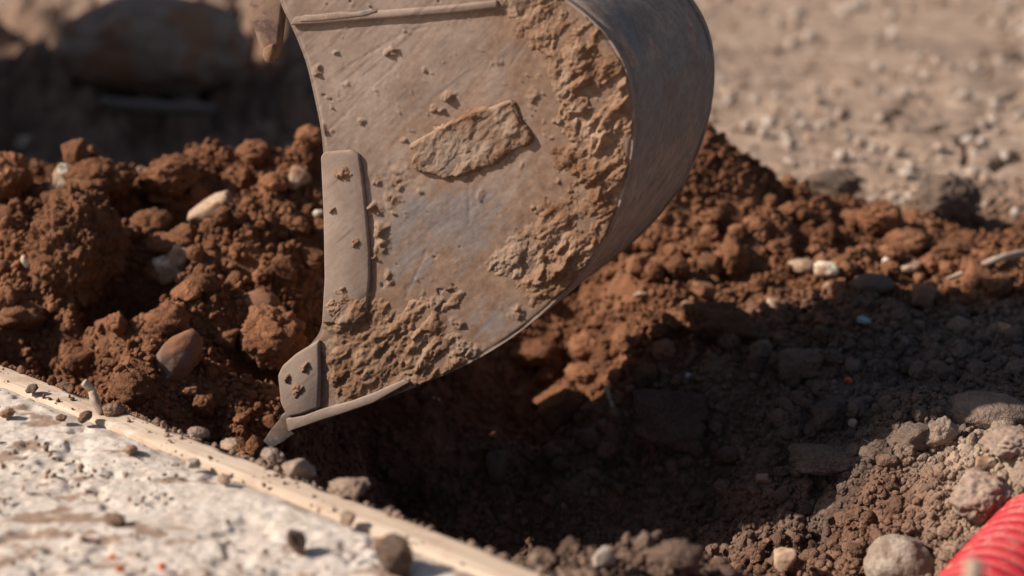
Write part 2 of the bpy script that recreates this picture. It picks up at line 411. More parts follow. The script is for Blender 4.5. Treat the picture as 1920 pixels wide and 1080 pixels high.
def zat(x, y):
    x = np.atleast_1d(x); y = np.atleast_1d(y)
    i = np.clip(np.searchsorted(gx, x) - 1, 0, nx - 2); j = np.clip(np.searchsorted(gy, y) - 1, 0, ny - 2)
    fx = (x - gx[i]) / (gx[i + 1] - gx[i]); fy = (y - gy[j]) / (gy[j + 1] - gy[j])
    return (GZ[j, i] * (1 - fx) + GZ[j, i + 1] * fx) * (1 - fy) + (GZ[j + 1, i] * (1 - fx) + GZ[j + 1, i + 1] * fx) * fy
def hit(px, py, ymin=2.3, ymax=12):
    """first ground point seen along that ray"""
    d = ray(px, py); Ys = np.arange(ymin, ymax, 0.004); t = Ys / d[1]
    x = d[0] * t; z = CAM_H + d[2] * t
    g = zat(x, Ys); k = np.argmax(z < g)
    return np.array([x[k], Ys[k], g[k]])

# ------------------------------------------------------------------ rocks
import bmesh
ICO = {}
def ico(n):
    if n not in ICO:
        bm = bmesh.new(); bmesh.ops.create_icosphere(bm, subdivisions=n, radius=1)
        V = np.array([v.co[:] for v in bm.verts]); F = np.array([[v.index for v in f.verts] for f in bm.faces]); bm.free()
        V /= np.linalg.norm(V, axis=1)[:, None]
        ICO[n] = (V, F)
    return ICO[n]
def rock_shape(kind, seed, n):
    V, F = ico(n); rng = np.random.RandomState(seed)
    off = rng.rand(3) * 50
    if kind in ('angular', 'crusted'):
        m = rng.randint(9, 15); nr = rng.normal(size=(m, 3)); nr /= np.linalg.norm(nr, axis=1)[:, None]
        nr = np.concatenate([nr, np.eye(3), -np.eye(3)]); ds = np.concatenate([rng.uniform(.62, .95, m), rng.uniform(.7, 1, 6)])
        dot = V @ nr.T
        with np.errstate(divide='ignore'):
            r = np.where(dot > 0.05, ds / np.maximum(dot, .05), 9)
        r = -np.log(np.exp(-r * 22).sum(1)) / 22                      # softened facets
        r = r * (1 + .13 * fbm3(V * 2.5 + off, 3, seed) + .05 * fbm3(V * 8 + off, 3, seed + 3, .65))
        if kind == 'crusted':
            q = fbm3(V * 5 + off, 4, seed + 4, .62); r = r * (1 + .16 * fbm3(V * 2 + off, 3, seed + 6)) + .12 * q + .10 * np.abs(fbm3(V * 11 + off, 3, seed + 8, .65)) * 2
    elif kind == 'smooth':
        r = 1 + .26 * fbm3(V * 1.1 + off, 3, seed) + .07 * fbm3(V * 4 + off, 4, seed + 9, .6)
    else:                                                              # crumbly clod
        r = 1 + .40 * fbm3(V * 1.5 + off, 3, seed)
        q = fbm3(V * 4.5 + off, 4, seed + 4, .6)
        r = r + .22 * q + .10 * np.abs(fbm3(V * 9 + off, 3, seed + 8, .65)) * 2
    return V * r[:, None], F
def rotm(rx, ry, rz): return np.array(Euler((rx, ry, rz)).to_matrix())
def place_rock(name, label, cat, pos, size, kind, seed, mat, rot=None, group=None, n=4, sink=.25, attrs=None):
    V, F = rock_shape(kind, seed, n)
    V = V * np.array(size)
    rng = np.random.RandomState(seed + 77)
    if rot is None: rot = (rng.uniform(-.3, .3), rng.uniform(-.3, .3), rng.uniform(0, 6.28))
    V = V @ rotm(*rot).T
    base = np.array(pos, float)
    zmin = V[:, 2].min(); lift = -zmin * (1 - sink)
    W = V + base + np.array([0, 0, lift])
    at_ = None
    if mat is SOIL:
        rr, pp = zones(np.array([base[0]]), np.array([base[1]]))
        if attrs: rr = np.array([attrs.get('red', rr[0])]); pp = np.array([attrs.get('pale', pp[0])])
        tt = (attrs or {}).get('tint', rng.uniform(.2, .95))
        at_ = {'red': np.full(len(W), rr[0]), 'pale': np.full(len(W), pp[0]), 'tint': np.full(len(W), tt)}
    o = mesh_np(name, W, F, mat, loc=tuple(base), attrs=at_)
    tag(o, label, cat, group)
    return o
def rock_px(name, label, cat, px, py, rx, ry, kind, mat, seed, Y=None, n=4, depth=None, rot=None, sink=.25, group=None, tilt=0, attrs=None, z=None):
    """centre pixel, half-size in pixels of the 1920 px photo"""
    if z is not None: c = ground_pt(px, py + ry * .6, z)
    elif Y is None: c = hit(px, py + ry * .6)
    else:
        c = at(px, py + ry * .6, Y); c[2] = zat(c[0], c[1])[0]
    s = c[1] / FPX * 1.03
    sz = (rx * s, (depth or (rx + ry) / 2) * s, ry * s)
    if rot is None: rot = (0, R(tilt), np.random.RandomState(seed).uniform(-.35, .35))
    return place_rock(name, label, cat, c, sz, kind, seed, mat, rot, group, n, sink, attrs)
ROCKS = [
 ('stone', 'white upright angular stone on top of the left soil ridge', 118, 333, 24, 34, 'angular', WHITE, 1, dict(tilt=15)),
 ('stone', 'long pale dusty rock lying on the left bank, half covered by soil', 400, 396, 55, 30, 'angular', TAN, 2, dict(tilt=-25)),
 ('stone', 'pale cream pebble in the soil beside the bucket cutting edge plate', 560, 335, 25, 22, 'angular', TAN, 3, {}),
 ('stone', 'cream white angular stone jutting out of the dark hollow on the left bank', 312, 522, 30, 28, 'angular', WHITE, 4, dict(tilt=-20, sink=.02)),
 ('stone', 'tan dirty stone leaning above the cream white stone', 338, 490, 26, 28, 'angular', TAN, 5, dict(tilt=25)),
 ('pebble', 'tiny white pebble on the left ridge against the dark pit', 268, 322, 9, 9, 'angular', WHITE, 6, {}),
 ('pebble', 'small white pebble right beside the bucket mouth edge', 596, 402, 11, 9, 'angular', WHITE, 7, {}),
 ('stone', 'large flat purple brown oval stone embedded in the left bank', 333, 678, 62, 36, 'smooth', PURPLE, 8, dict(tilt=-48, depth=26, sink=.5)),
 ('stone', 'rounded brown stone in the left bank, upper left of the big clod', 490, 572, 38, 25, 'smooth', PURPLE, 9, dict(tilt=8)),
 ('soil_clod', 'big brown clod in the left bank close to the bucket corner plate', 512, 655, 62, 56, 'clod', CLAY, 10, dict(n=5)),
 ('soil_clod', 'flat brown clod lying over the cream white stone', 322, 462, 46, 20, 'clod', CLAY, 11, {}),
 ('soil_clod', 'dark reddish clod on the ridge crest right of the broad crumbly clod', 318, 345, 62, 34, 'clod', CLAY, 12, dict(n=5, tilt=-12)),
 ('soil_clod', 'very large crumbly clod with a steep face at the far left bank', 150, 490, 88, 98, 'clod', CLAY, 13, dict(n=6, sink=.35, tilt=8)),
 ('soil_clod', 'broad crumbly clod on the ridge crest right of the white upright stone', 190, 352, 62, 42, 'clod', CLAY, 14, dict(n=5)),
 ('soil_clod', 'reddish clod at the left end of the ridge crest', 15, 350, 40, 42, 'clod', CLAY, 15, dict(n=5)),
 ('soil_clod', 'pale reddish clod on the middle of the left ridge crest', 478, 292, 32, 22, 'clod', CLAY, 16, {}),
 ('soil_clod', 'orange brown clod on the crest touching the bucket mouth', 585, 266, 28, 18, 'clod', CLAY, 17, {}),
 ('soil_clod', 'brown clod at the left picture edge low on the bank', 40, 600, 45, 24, 'clod', CLAY, 18, {}),
 ('pebble', 'pale pebble in the face of the very large left clod', 48, 492, 9, 12, 'angular', WHITE, 19, {}),
 ('stone', 'white star shaped angular stone on the right spoil slope', 1548, 510, 26, 20, 'angular', WHITE, 20, {}),
 ('stone', 'grey brown flat stone left of the white star shaped stone', 1503, 503, 26, 14, 'smooth', TAN, 21, {}),
 ('pebble', 'small round white pebble on the right spoil slope above the tan stones', 1661, 494, 9, 8, 'smooth', WHITE, 22, {}),
 ('stone', 'tan rough stone right of the small round white pebble', 1706, 504, 26, 16, 'angular', TAN, 23, {}),
 ('pebble', 'bright white pebble just below the white star shaped stone', 1551, 540, 9, 6, 'smooth', WHITE, 24, {}),
 ('stone', 'bright white flat chip at the edge of the bucket shadow', 1202, 552, 16, 7, 'angular', WHITE, 25, {}),
 ('stone', 'bright cream chip lit at the shadow edge right of the dark boulder', 1452, 570, 15, 11, 'angular', WHITE, 26, {}),
 ('stone', 'small tan stone above the dark boulder in the trench', 1290, 572, 16, 9, 'angular', TAN, 27, {}),
 ('stone', 'dark brown oval stone just below the white star shaped stone, to its right', 1634, 536, 40, 20, 'smooth', DARK, 28, {}),
 ('boulder', 'large dark rounded boulder at the top of the shaded trench side', 1340, 612, 66, 44, 'crusted', SOIL, 29, dict(n=5)),
 ('stone', 'blocky grey stone in the shade under the lit reddish clods', 1210, 706, 25, 25, 'crusted', SOIL, 30, {}),
 ('pebble', 'bluish pebble in the shade right of the blocky grey stone', 1291, 708, 7, 6, 'smooth', BLUISH, 31, {}),
 ('stone', 'tilted dark slab of stone deep in the shade below the bucket', 1050, 772, 50, 30, 'crusted', SOIL, 32, dict(tilt=-30)),
 ('boulder', 'biggest dark boulder in the middle of the shaded trench side', 1252, 795, 72, 62, 'crusted', SOIL, 33, dict(n=5)),
 ('stone', 'tall narrow dark stone standing in the deepest shade below the bucket', 932, 876, 22, 44, 'angular', DARK, 34, {}),
 ('stone', 'small tan stone alone in the deep shade left of the sunlit lower bank', 1428, 900, 15, 11, 'angular', TAN, 35, {}),
 ('stone', 'pale pointed block of stone at the bottom of the trench beside the board', 1133, 1050, 27, 27, 'angular', GREY, 36, {}),
 ('soil_clod', 'small brown clod left of the pale pointed block', 1066, 1036, 26, 12, 'clod', CLAY, 37, {}),
 ('soil_clod', 'orange brown clod lit by the sun at the bottom of the trench', 1270, 1048, 48, 30, 'clod', CLAY, 38, {}),
 ('boulder', 'pale rounded boulder at the bottom edge left of the red pipe', 1682, 1074, 72, 58, 'smooth', ROUND, 39, dict(n=5, sink=.1)),
 ('stone', 'white stone with a dark hole in the pale dirt above the red pipe', 1845, 872, 25, 20, 'angular', WHITE, 40, dict(sink=.1)),
 ('soil_clod', 'pale crumbly clod touching the upper side of the red pipe', 1845, 950, 56, 44, 'clod', PINK, 41, dict(n=5)),
 ('soil_clod', 'pale crumbly clod at the right edge above the white holed stone', 1895, 838, 56, 26, 'clod', PINK, 42, dict(n=5)),
 ('stone', 'grey slab in the shade left of the scattered bluish chips', 1510, 690, 50, 24, 'crusted', SOIL, 43, dict(tilt=-14)),
 ('stone', 'grey blocky rock in the shade below the bluish chips', 1555, 775, 40, 28, 'crusted', SOIL, 44, {}),
 ('stone', 'cracked wide grey rock in the shade above the pale dirt', 1722, 822, 46, 28, 'crusted', SOIL, 45, {}),
 ('stone', 'long grey rock ledge under the cracked wide rock', 1560, 868, 90, 34, 'crusted', SOIL, 46, dict(n=5)),
 ('stone', 'bluish grey flat shard in the upper part of the shaded slope', 1622, 607, 18, 9, 'angular', BLUISH, 47, dict(tilt=20)),
 ('pebble', 'bluish white chip beside the grey blocky rock', 1628, 774, 14, 9, 'angular', BLUISH, 48, {}),
 ('pebble', 'round whitish pebble left of the bluish white chip', 1599, 796, 9, 9, 'smooth', GREY, 49, {}),
 ('boulder', 'big dark clod standing alone at the edge of the pale ground', 1774, 384, 58, 42, 'clod', DARK, 50, dict(n=5, z=0.0)),  # dark material stands in for the shade on this clod
 ('soil_clod', 'large lit reddish clod on the right spoil crest', 1648, 418, 42, 28, 'clod', CLAY, 51, dict(n=5)),
 ('soil_clod', 'reddish clod lower right of the large lit crest clod', 1700, 462, 40, 22, 'clod', CLAY, 52, {}),
 ('soil_clod', 'reddish flat clod at the far right end of the spoil slope', 1790, 476, 44, 18, 'clod', CLAY, 53, {}),
 ('soil_clod', 'lit rusty clod just right of the bucket underside', 1100, 660, 32, 26, 'clod', CLAY, 54, {}),
 ('soil_clod', 'lit rusty clod at the shadow edge below the white flat chip', 1180, 640, 30, 26, 'clod', CLAY, 55, {}),
 ('soil_clod', 'rusty clod half in shadow under the bucket curve', 1010, 668, 46, 24, 'clod', CLAY, 56, {}),
 ('soil_clod', 'lowest lit rusty clod hanging over the dark trench', 1098, 706, 36, 18, 'clod', CLAY, 57, {}),
 ('boulder', 'long smooth grey boulder in the shade near the right edge', 1850, 768, 92, 36, 'smooth', SOIL, 58, dict(n=5, sink=.6, attrs=dict(red=.1, pale=.1))),
 ('boulder', 'large rounded boulder in the shaded pit behind the left ridge', 290, 105, 170, 92, 'smooth', BOULD, 60, dict(n=5, Y=6.3, sink=.25, depth=120)),
 ('stone', 'greyish rock behind the left ridge crest below the blue pipe', 225, 305, 42, 24, 'smooth', GREY, 60, dict(Y=4.75, sink=.0)),
 ('pebble', 'white blurred stone in the shaded pit near the left picture edge', 38, 150, 18, 13, 'angular', WHITE, 61, dict(Y=5.9)),
 ('stone', 'black flat stone lying on the pale ground at the right edge', 1892, 106, 26, 8, 'smooth', DARK, 62, dict(z=0.01)),
 ('stone', 'reddish fragment among the grey rubble of the shaded slope', 1591, 714, 8, 6, 'angular', REDB, 63, {}),
 ('stone', 'pinkish chip near the right edge of the shaded slope', 1842, 636, 11, 9, 'angular', PINK, 64, {}),
 ('stone', 'orange lit stone at the right edge of the shaded slope', 1882, 618, 14, 14, 'angular', TAN, 65, {}),
 ('boulder', 'dark clod in the shadow behind the right spoil crest', 1560, 352, 44, 26, 'clod', DARK, 66, dict(z=.02)),
 ('stone', 'dull brown stone low in the sunlit bank under the shaded rocks', 1470, 1055, 26, 26, 'angular', TAN, 67, {}),
]
for nm, lb, px, py, rx, ry, kd, mt, sd, kw in ROCKS:
    cat = {'soil_clod': 'clod of earth'}.get(nm, nm)
    rock_px(nm, lb, cat, px, py, rx, ry, kd, mt, sd, **kw)

# medium loose clods, each one its own object, in four groups
rng = np.random.RandomState(5)
def medium(n, box, lab, grp, rmin, rmax, mat, attrs=None):
    k = 0
    while k < n:
        px = rng.uniform(box[0], box[2]); py = rng.uniform(box[1], box[3])
        c = hit(px, py)
        if box[4] is not None and not box[4](px, py, c): continue
        r = rng.uniform(rmin, rmax) * (1 + rng.rand() ** 3)
        place_rock('small_clod', lab, 'clod of earth', c, (r, r * rng.uniform(.7, 1), r * rng.uniform(.55, .9)), ['clod', 'angular', 'clod'][k % 3], (1000 + int((c[0] + 5) * 997) + k * 3), mat, None, grp, 4, .35)
        k += 1
edge_y = lambda px: 683 + (1080 - 683) * px / 1030
medium(75, (0, 300, 600, 800, lambda a, b, c: b < edge_y(a) - 10 and c[1] < 4.3), 'small reddish brown clod on the sunlit bank left of the bucket', 'small clods on the left bank', .011, .022, CLAY)
medium(85, (1000, 380, 1900, 640, lambda a, b, c: b < 560 + (a - 1000) * .02 and b > 300 + (a - 1350) * .35 and c[1] < 4.5), 'small rusty clod on the spoil slope right of the bucket', 'small clods on the right spoil slope', .011, .024, CLAY)
medium(80, (1000, 600, 1920, 980, lambda a, b, c: b < 960 - max(0, a - 1400) * .35), 'small dark clod in the shaded side of the trench', 'small clods on the shaded trench side', .009, .020, SOIL)
medium(30, (1250, 930, 1800, 1078, lambda a, b, c: b > 1010 - max(0, a - 1400) * .35), 'small brown clod on the sunlit bank beside the red pipe', 'small clods on the lower right bank', .008, .015, CLAY)

# crumbs: nobody could count them
def crumbs(name, n, sampler, rmin, rmax, mat, seed, power=2.5, sub=2, sink=.3, variants=10):
    rg = np.random.RandomState(seed)
    P, s2 = sampler(rg, n)
    n = len(P)
    base = [rock_shape('clod' if i % 3 else 'angular', seed * 13 + i, sub) for i in range(variants)]
    nv, F0 = len(base[0][0]), base[0][1]
    VA = np.stack([b[0] for b in base])
    pick = rg.randint(0, variants, n)
    r = (rmin + (rmax - rmin) * rg.rand(n) ** power) * s2
    # random rotations by quaternions
    q = rg.normal(size=(n, 4)); q /= np.linalg.norm(q, axis=1)[:, None]
    a, b, c, d = q.T
    M = np.stack([np.stack([1 - 2 * (c * c + d * d), 2 * (b * c - a * d), 2 * (b * d + a * c)], -1),
                  np.stack([2 * (b * c + a * d), 1 - 2 * (b * b + d * d), 2 * (c * d - a * b)], -1),
                  np.stack([2 * (b * d - a * c), 2 * (c * d + a * b), 1 - 2 * (b * b + c * c)], -1)], 1)
    V = np.einsum('nij,nvj->nvi', M, VA[pick] * (np.stack([np.ones(n), rg.uniform(.6, 1, n), rg.uniform(.45, .9, n)], -1)[:, None, :]))
    V = V * r[:, None, None] + P[:, None, :] + np.array([0, 0, 1]) * (r * (1 - sink))[:, None, None] * .7
    Fa = (F0[None] + (np.arange(n) * nv)[:, None, None]).reshape(-1, 3)
    rr, pp = zones(P[:, 0], P[:, 1])
    tt = np.clip(rg.normal(.48, .16, n), 0, 1)
    attrs = {'red': np.repeat(rr, nv), 'pale': np.repeat(pp, nv), 'tint': np.repeat(tt, nv)}
    return mesh_np(name, V.reshape(-1, 3), Fa, mat, attrs=attrs)
def samp_view(y0, y1, x0=-.31, x1=.31):
    def f(rg, n):
        y = rg.uniform(y0, y1, n); x = rg.uniform(x0, x1, n) * (y + .3)
        u, v = edge_uv(x, y); ok = v < -0.006
        cl = fbm2(x * 5, y * 5, 3, 4242) > -.12 - .25 * rg.rand(n); ok &= cl
        x = x[ok]; y = y[ok]
        return np.stack([x, y, zat(x, y)], -1), np.ones(len(x))
    return f
def samp_steep(rg, n):
    px = rg.uniform(-60, 1980, n); py = rg.uniform(190, 1085, n)
    a = (px - 960) / FPX; b = (540 - py) / FPX; dy = cp + b * sp; dz = -sp + b * cp
    done = np.zeros(n, bool); X = np.zeros(n); Y = np.zeros(n); Z = np.zeros(n)
    for yy in np.arange(2.35, 4.75, .006):
        t = yy / dy; x = a * t; z = CAM_H + dz * t; g = zat(x, np.full(n, yy)); h = (~done) & (g > z)
        X[h] = x[h]; Y[h] = yy; Z[h] = g[h]; done |= h
    u, v = edge_uv(X, Y); ok = done & (v < -.006) & (fbm2(px / 90, py / 90, 3, 4343) > -.2 - .3 * rg.rand(n))
    return np.stack([X, Y, Z], -1)[ok], np.ones(ok.sum())
o = crumbs('earth_crumbs', 30000, samp_steep, .0020, .0095, SOIL, 31, 2.6, sub=2, sink=.5)
tag(o, 'fine crumbs of earth clinging to the steep faces of the banks', 'soil crumbs', kind='stuff')
o = crumbs('soil_crumbs', 32000, samp_view(2.4, 4.6), .0020, .0100, SOIL, 3, 3.0, sub=2)
tag(o, 'fine brown soil crumbs covering the spoil banks and the trench', 'soil crumbs', kind='stuff')
o = crumbs('coarse_crumbs', 2600, samp_view(2.5, 4.5), .007, .020, SOIL, 4, 2.2, sub=3)
tag(o, 'coarser lumps of loose earth scattered over the banks', 'soil lumps', kind='stuff')
def samp_far(rg, n):
    y = 4.5 + 8 * rg.rand(n) ** 1.5; x = rg.uniform(-.33, .33, n) * y
    ok = (x > -.05) | (y > 7.3); x = x[ok]; y = y[ok]
    return np.stack([x, y, zat(x, y)], -1), 1 + (y - 4.5) * .12
o = crumbs('gravel', 5200, samp_far, .003, .016, SOIL, 6, 3.5, sub=1)
tag(o, 'loose gravelly crumbs on the pale trodden ground behind', 'gravel', kind='stuff')
o = crumbs('pale_pebbles', 1700, samp_far, .006, .024, GREY, 7, 1.8, sub=2)
tag(o, 'pale pebbles sprinkled over the trodden ground behind', 'pebbles', kind='stuff')

# ------------------------------------------------------------------ concrete slab with its timber form board
def concrete_mat():
    m, t, b = new_mat('rough_concrete'); n = N(t)
    P = n.add('ShaderNodeNewGeometry').outputs['Position']
    a = n.noise(P, 12, 7, .65); c = n.noise(P, 70, 6, .7); d = n.noise(P, 26, 6, .75, .6)
    colr = n.ramp(a, [(.3, (.50, .41, .335)), (.5, (.60, .51, .435)), (.7, (.67, .595, .525))])
    fine = n.ramp(c, [(.35, .68), (.6, 1.0)])
    colr = n.mix(.75, colr, fine, 'MULTIPLY')
    k = n.ramp(d, [(.60, 0.0), (.70, 1.0)])
    colr = n.mix(n.math('MULTIPLY', k, .75), colr, (.34, .21, .14))
    colr = n.mix(n.attr('dirt'), colr, (.22, .125, .075))
    t.links.new(colr, b.inputs['Base Color']); b.inputs['Roughness'].default_value = .95
    b.inputs['Specular IOR Level'].default_value = .2
    nb = n.bump(c, .7, .004)
    t.links.new(nb, b.inputs['Normal']); return m
def wood_mat(name='pine_board', k=1.0):
    m, t, b = new_mat(name); n = N(t)
    P = n.add('ShaderNodeTexCoord').outputs['Object']
    mp = n.add('ShaderNodeMapping', {'Vector': P, 'Scale': (1.2, 28, 28)}).outputs[0]
    g = n.noise(mp, 3.0, 5, .6, .8); g2 = n.noise(P, 14, 5, .7); st = n.noise(P, 7, 4, .7, .5)
    c = n.ramp(g, [(.3, (.37 * k, .265 * k, .185 * k)), (.5, (.49 * k, .375 * k, .28 * k)), (.7, (.58 * k, .465 * k, .365 * k))])
    c = n.mix(n.math('MULTIPLY', n.ramp(g2, [(.50, 0.0), (.66, 1.0)]), .6), c, (.36, .24, .165))
    c = n.mix(n.math('MULTIPLY', n.ramp(st, [(.62, 0.0), (.68, 1.0)]), .5), c, (.66, .60, .53))
    t.links.new(c, b.inputs['Base Color']); b.inputs['Roughness'].default_value = .8
    b.inputs['Specular IOR Level'].default_value = .25
    t.links.new(n.bump(g, .35, .001), b.inputs['Normal']); return m
CONC = concrete_mat(); WOOD = wood_mat()
BW = 0.056      # board thickness
def edge_pt(u, v, z): return np.array([E0[0] + ED[0] * u + EN[0] * v, E0[1] + ED[1] * u + EN[1] * v, z])
us = np.concatenate([np.linspace(-4, -.12, 24)[:-1], np.arange(-.12, 1.45, .004), np.linspace(1.45, 5, 24)[1:]])
vs = np.concatenate([[0, .0015], np.arange(.004, .95, .0042), np.linspace(.95, 5, 26)[1:]])
U, Vv = np.meshgrid(us, vs)
SX = E0[0] + ED[0] * U + EN[0] * (Vv + BW + .001); SY = E0[1] + ED[1] * U + EN[1] * (Vv + BW + .001)
edgefade = sstep(0, .03, Vv)
sh = .007 * fbm2(SX * 7, SY * 7, 5, 800, .55) + .005 * np.abs(fbm2(SX * 34, SY * 34, 4, 820, .6)) + domes(SX, SY, .022, 840, .25) * .16 + domes(SX, SY, .011, 860, .3) * .22
sh = sh * .75 - .006 * sstep(.12, .3, fbm2(SX * 16, SY * 16, 3, 870))
SZ = -.002 + sh * (.35 + .65 * edgefade) - .004 * (1 - edgefade)
SZ[0, :] = -.22
dirt = sstep(.30, .5, fbm2(SX * 13, SY * 20, 4, 880, .6)) * .8
dirt = np.maximum(dirt, sstep(.05, .0, Vv) * sstep(.0, .3, fbm2(SX * 20, SY * 20, 3, 881)) * .5)
dirt[0, :] = .5
ii = np.arange(U.size).reshape(U.shape)
F = np.stack([ii[:-1, :-1], ii[1:, :-1], ii[1:, 1:], ii[:-1, 1:]], -1).reshape(-1, 4)
slab = mesh_np('concrete_slab', np.stack([SX, SY, SZ], -1).reshape(-1, 3), F, CONC, attrs={'dirt': dirt.ravel()})
tag(slab, 'rough whitish concrete slab in the near left corner behind the timber board', 'concrete slab')
# board
nb = 260; L0, L1 = -4.0, 4.0
ub = np.concatenate([np.linspace(L0, -.2, 10)[:-1], np.linspace(-.2, 1.6, nb), np.linspace(1.6, L1, 10)[1:]])
sec = [(0, -.16), (0, -.004), (.0012, -.0012), (.004, 0), (.014, .0003), (.024, .0), (.034, .0003), (BW - .003, 0), (BW, -.003), (BW, -.16)]
VB = []
for j, u in enumerate(ub):
    for (v, z) in sec:
        wv = .0016 * fbm2(np.array([u * 7.0]), np.array([v * 30 + z * 9]), 3, 33)[0]
        chip = max(0, fbm2(np.array([u * 22.0]), np.array([3.0]), 4, 35)[0] - .12) * .035 if v < .003 and z > -.01 else 0
        VB.append(edge_pt(u, v + chip, z + wv - chip * .6 + .001))
ns = len(sec); FB = []
for j in range(len(ub) - 1):
    for k in range(ns - 1): FB.append((j * ns + k, j * ns + k + 1, (j + 1) * ns + k + 1, (j + 1) * ns + k))
    FB.append((j * ns + ns - 1, j * ns, (j + 1) * ns, (j + 1) * ns + ns - 1))
board = mesh_np('form_board', VB, FB, WOOD, loc=tuple(edge_pt(0, 0, 0)))
ang = math.atan2(ED[1], ED[0])
# turn the object so that its local x runs along the grain
me = board.data; Mi = Matrix.Rotation(-ang, 4, 'Z'); me.transform(Mi); board.rotation_euler[2] = ang
tag(board, 'pale pine form board edging the concrete slab along the trench', 'board')
# loose things on slab and board
def on_slab(px, py): return ground_pt(px, py, .004)
def slab_rock(name, lab, cat, px, py, rx, ry, kind, mat, seed, z=.006, n=4, group=None):
    c = ground_pt(px, py + ry * .6, z); s = c[1] / FPX
    place_rock(name, lab, cat, c, (rx * s, (rx + ry) / 2 * s, ry * s), kind, seed, mat, None, group, 5 if rx > 20 else n, .32)
slab_rock('brick_chip', 'red brick chip on the concrete, the uppermost of the three', 'brick chip', 212, 1044, 10, 6, 'angular', REDB, 301)
slab_rock('brick_chip', 'red brick chip on the concrete, just below the uppermost one', 'brick chip', 226, 1066, 12, 8, 'angular', REDB, 302)
slab_rock('brick_chip', 'red brick chip on the concrete, right of the other two', 'brick chip', 305, 1061, 12, 8, 'angular', REDB, 303)
slab_rock('pebble', 'grey pebble on the concrete close to the board', 'pebble', 652, 970, 22, 18, 'angular', GREY, 304)
slab_rock('soil_clod', 'dark earth clod on the concrete left of the grey pebble', 'clod of earth', 556, 1014, 24, 24, 'crusted', DSOIL, 305)
slab_rock('soil_clod', 'wide dark earth clod on the concrete near the bottom edge', 'clod of earth', 738, 1042, 46, 34, 'crusted', DSOIL, 306)
slab_rock('soil_clod', 'dark clod at the upper left of the concrete beside the board', 'clod of earth', 60, 729, 18, 9, 'crusted', DSOIL, 307)
slab_rock('soil_clod', 'flat brown clod on the concrete below the twig', 'clod of earth', 160, 782, 18, 8, 'clod', CLAY, 308)
slab_rock('soil_clod', 'small brown clod on the concrete left of the flat brown clod', 'clod of earth', 115, 784, 14, 6, 'clod', CLAY, 309)
slab_rock('soil_clod', 'brown earth lump at the left edge of the concrete', 'clod of earth', 14, 776, 14, 7, 'clod', CLAY, 310)
slab_rock('mortar_flake', 'grey flake of mortar on the concrete next to the board middle', 'mortar flake', 364, 868, 20, 9, 'angular', GREY, 311)
slab_rock('soil_clod', 'rust brown flat clod on the concrete centre', 'clod of earth', 245, 845, 20, 8, 'clod', CLAY, 312)
slab_rock('soil_clod', 'brown earth crumb near the lower middle of the concrete', 'clod of earth', 215, 975, 22, 8, 'clod', CLAY, 313)
slab_rock('soil_clod', 'brown earth crumb below the stained patch on the board', 'clod of earth', 420, 900, 16, 6, 'clod', CLAY, 314)
def board_rock(name, lab, cat, px, py, rx, ry, kind, mat, seed, n=4):
    c = ground_pt(px, py + ry * .7, .002); s = c[1] / FPX
    place_rock(name, lab, cat, c, (rx * s, (rx + ry) / 2 * s, ry * s), kind, seed, mat, None, None, n, .38)
board_rock('stone', 'pinkish crumbly stone on the board edge under the bucket tooth', 'stone', 512, 855, 24, 16, 'clod', PINK, 321, 5)
board_rock('stone', 'larger rounded pinkish stone right of the crumbly one on the board edge', 'stone', 560, 874, 36, 22, 'angular', PINK, 322, 5)
board_rock('soil_clod', 'dusty crumbly clod against the board, right of the two pinkish stones', 'clod of earth', 655, 914, 46, 16, 'clod', SOIL, 323, 5)
board_rock('stone', 'pale crumbly lump on the board edge left of the bucket tooth', 'stone', 372, 811, 20, 10, 'clod', PINK, 324, 5)
board_rock('soil_clod', 'small brown clod on the board edge just left of the tooth tip', 'clod of earth', 430, 832, 26, 7, 'clod', CLAY, 325)
board_rock('soil_clod', 'brown clod on the board edge beside the twig', 'clod of earth', 214, 768, 22, 10, 'clod', CLAY, 326)
board_rock('soil_clod', 'small dark clod on the board edge at the far left', 'clod of earth', 124, 722, 16, 8, 'crusted', DSOIL, 327)
def samp_slab(rg, n):
    u = rg.uniform(-.1, 1.35, n); v = rg.uniform(-.004, .9, n)
    cl = fbm2(u * 9, v * 9, 3, 77) > .08 - .3 * rg.rand(n) * (v < .06); u = u[cl]; v = v[cl]
    x = E0[0] + ED[0] * u + EN[0] * v; y = E0[1] + ED[1] * u + EN[1] * v
    return np.stack([x, y, np.where(v > BW, .004, .001)], -1), np.ones(len(x))
o = crumbs('dirt_crumbs', 3800, samp_slab, .0008, .0055, SOIL, 21, 3.4, sub=2, sink=.3)
tag(o, 'brown dirt crumbs strewn over the concrete and the board', 'dirt crumbs', kind='stuff')
def samp_edge(rg, n):
    u = rg.uniform(-.1, 1.35, n); v = -np.abs(rg.normal(0, .012, n)) + .002
    cl = (fbm2(u * 7, u * 0, 3, 78) > -.05 - .3 * rg.rand(n)) ; u = u[cl]; v = v[cl]
    x = E0[0] + ED[0] * u + EN[0] * v; y = E0[1] + ED[1] * u + EN[1] * v
    return np.stack([x, y, np.where(v > 0, .001, -.012 + v * .3)], -1), np.ones(len(x))
o = crumbs('edge_crumbs', 1500, samp_edge, .002, .010, SOIL, 22, 2.4, sub=2, sink=.3)
tag(o, 'dusty crumbs heaped along the trench side of the board', 'soil crumbs', kind='stuff')

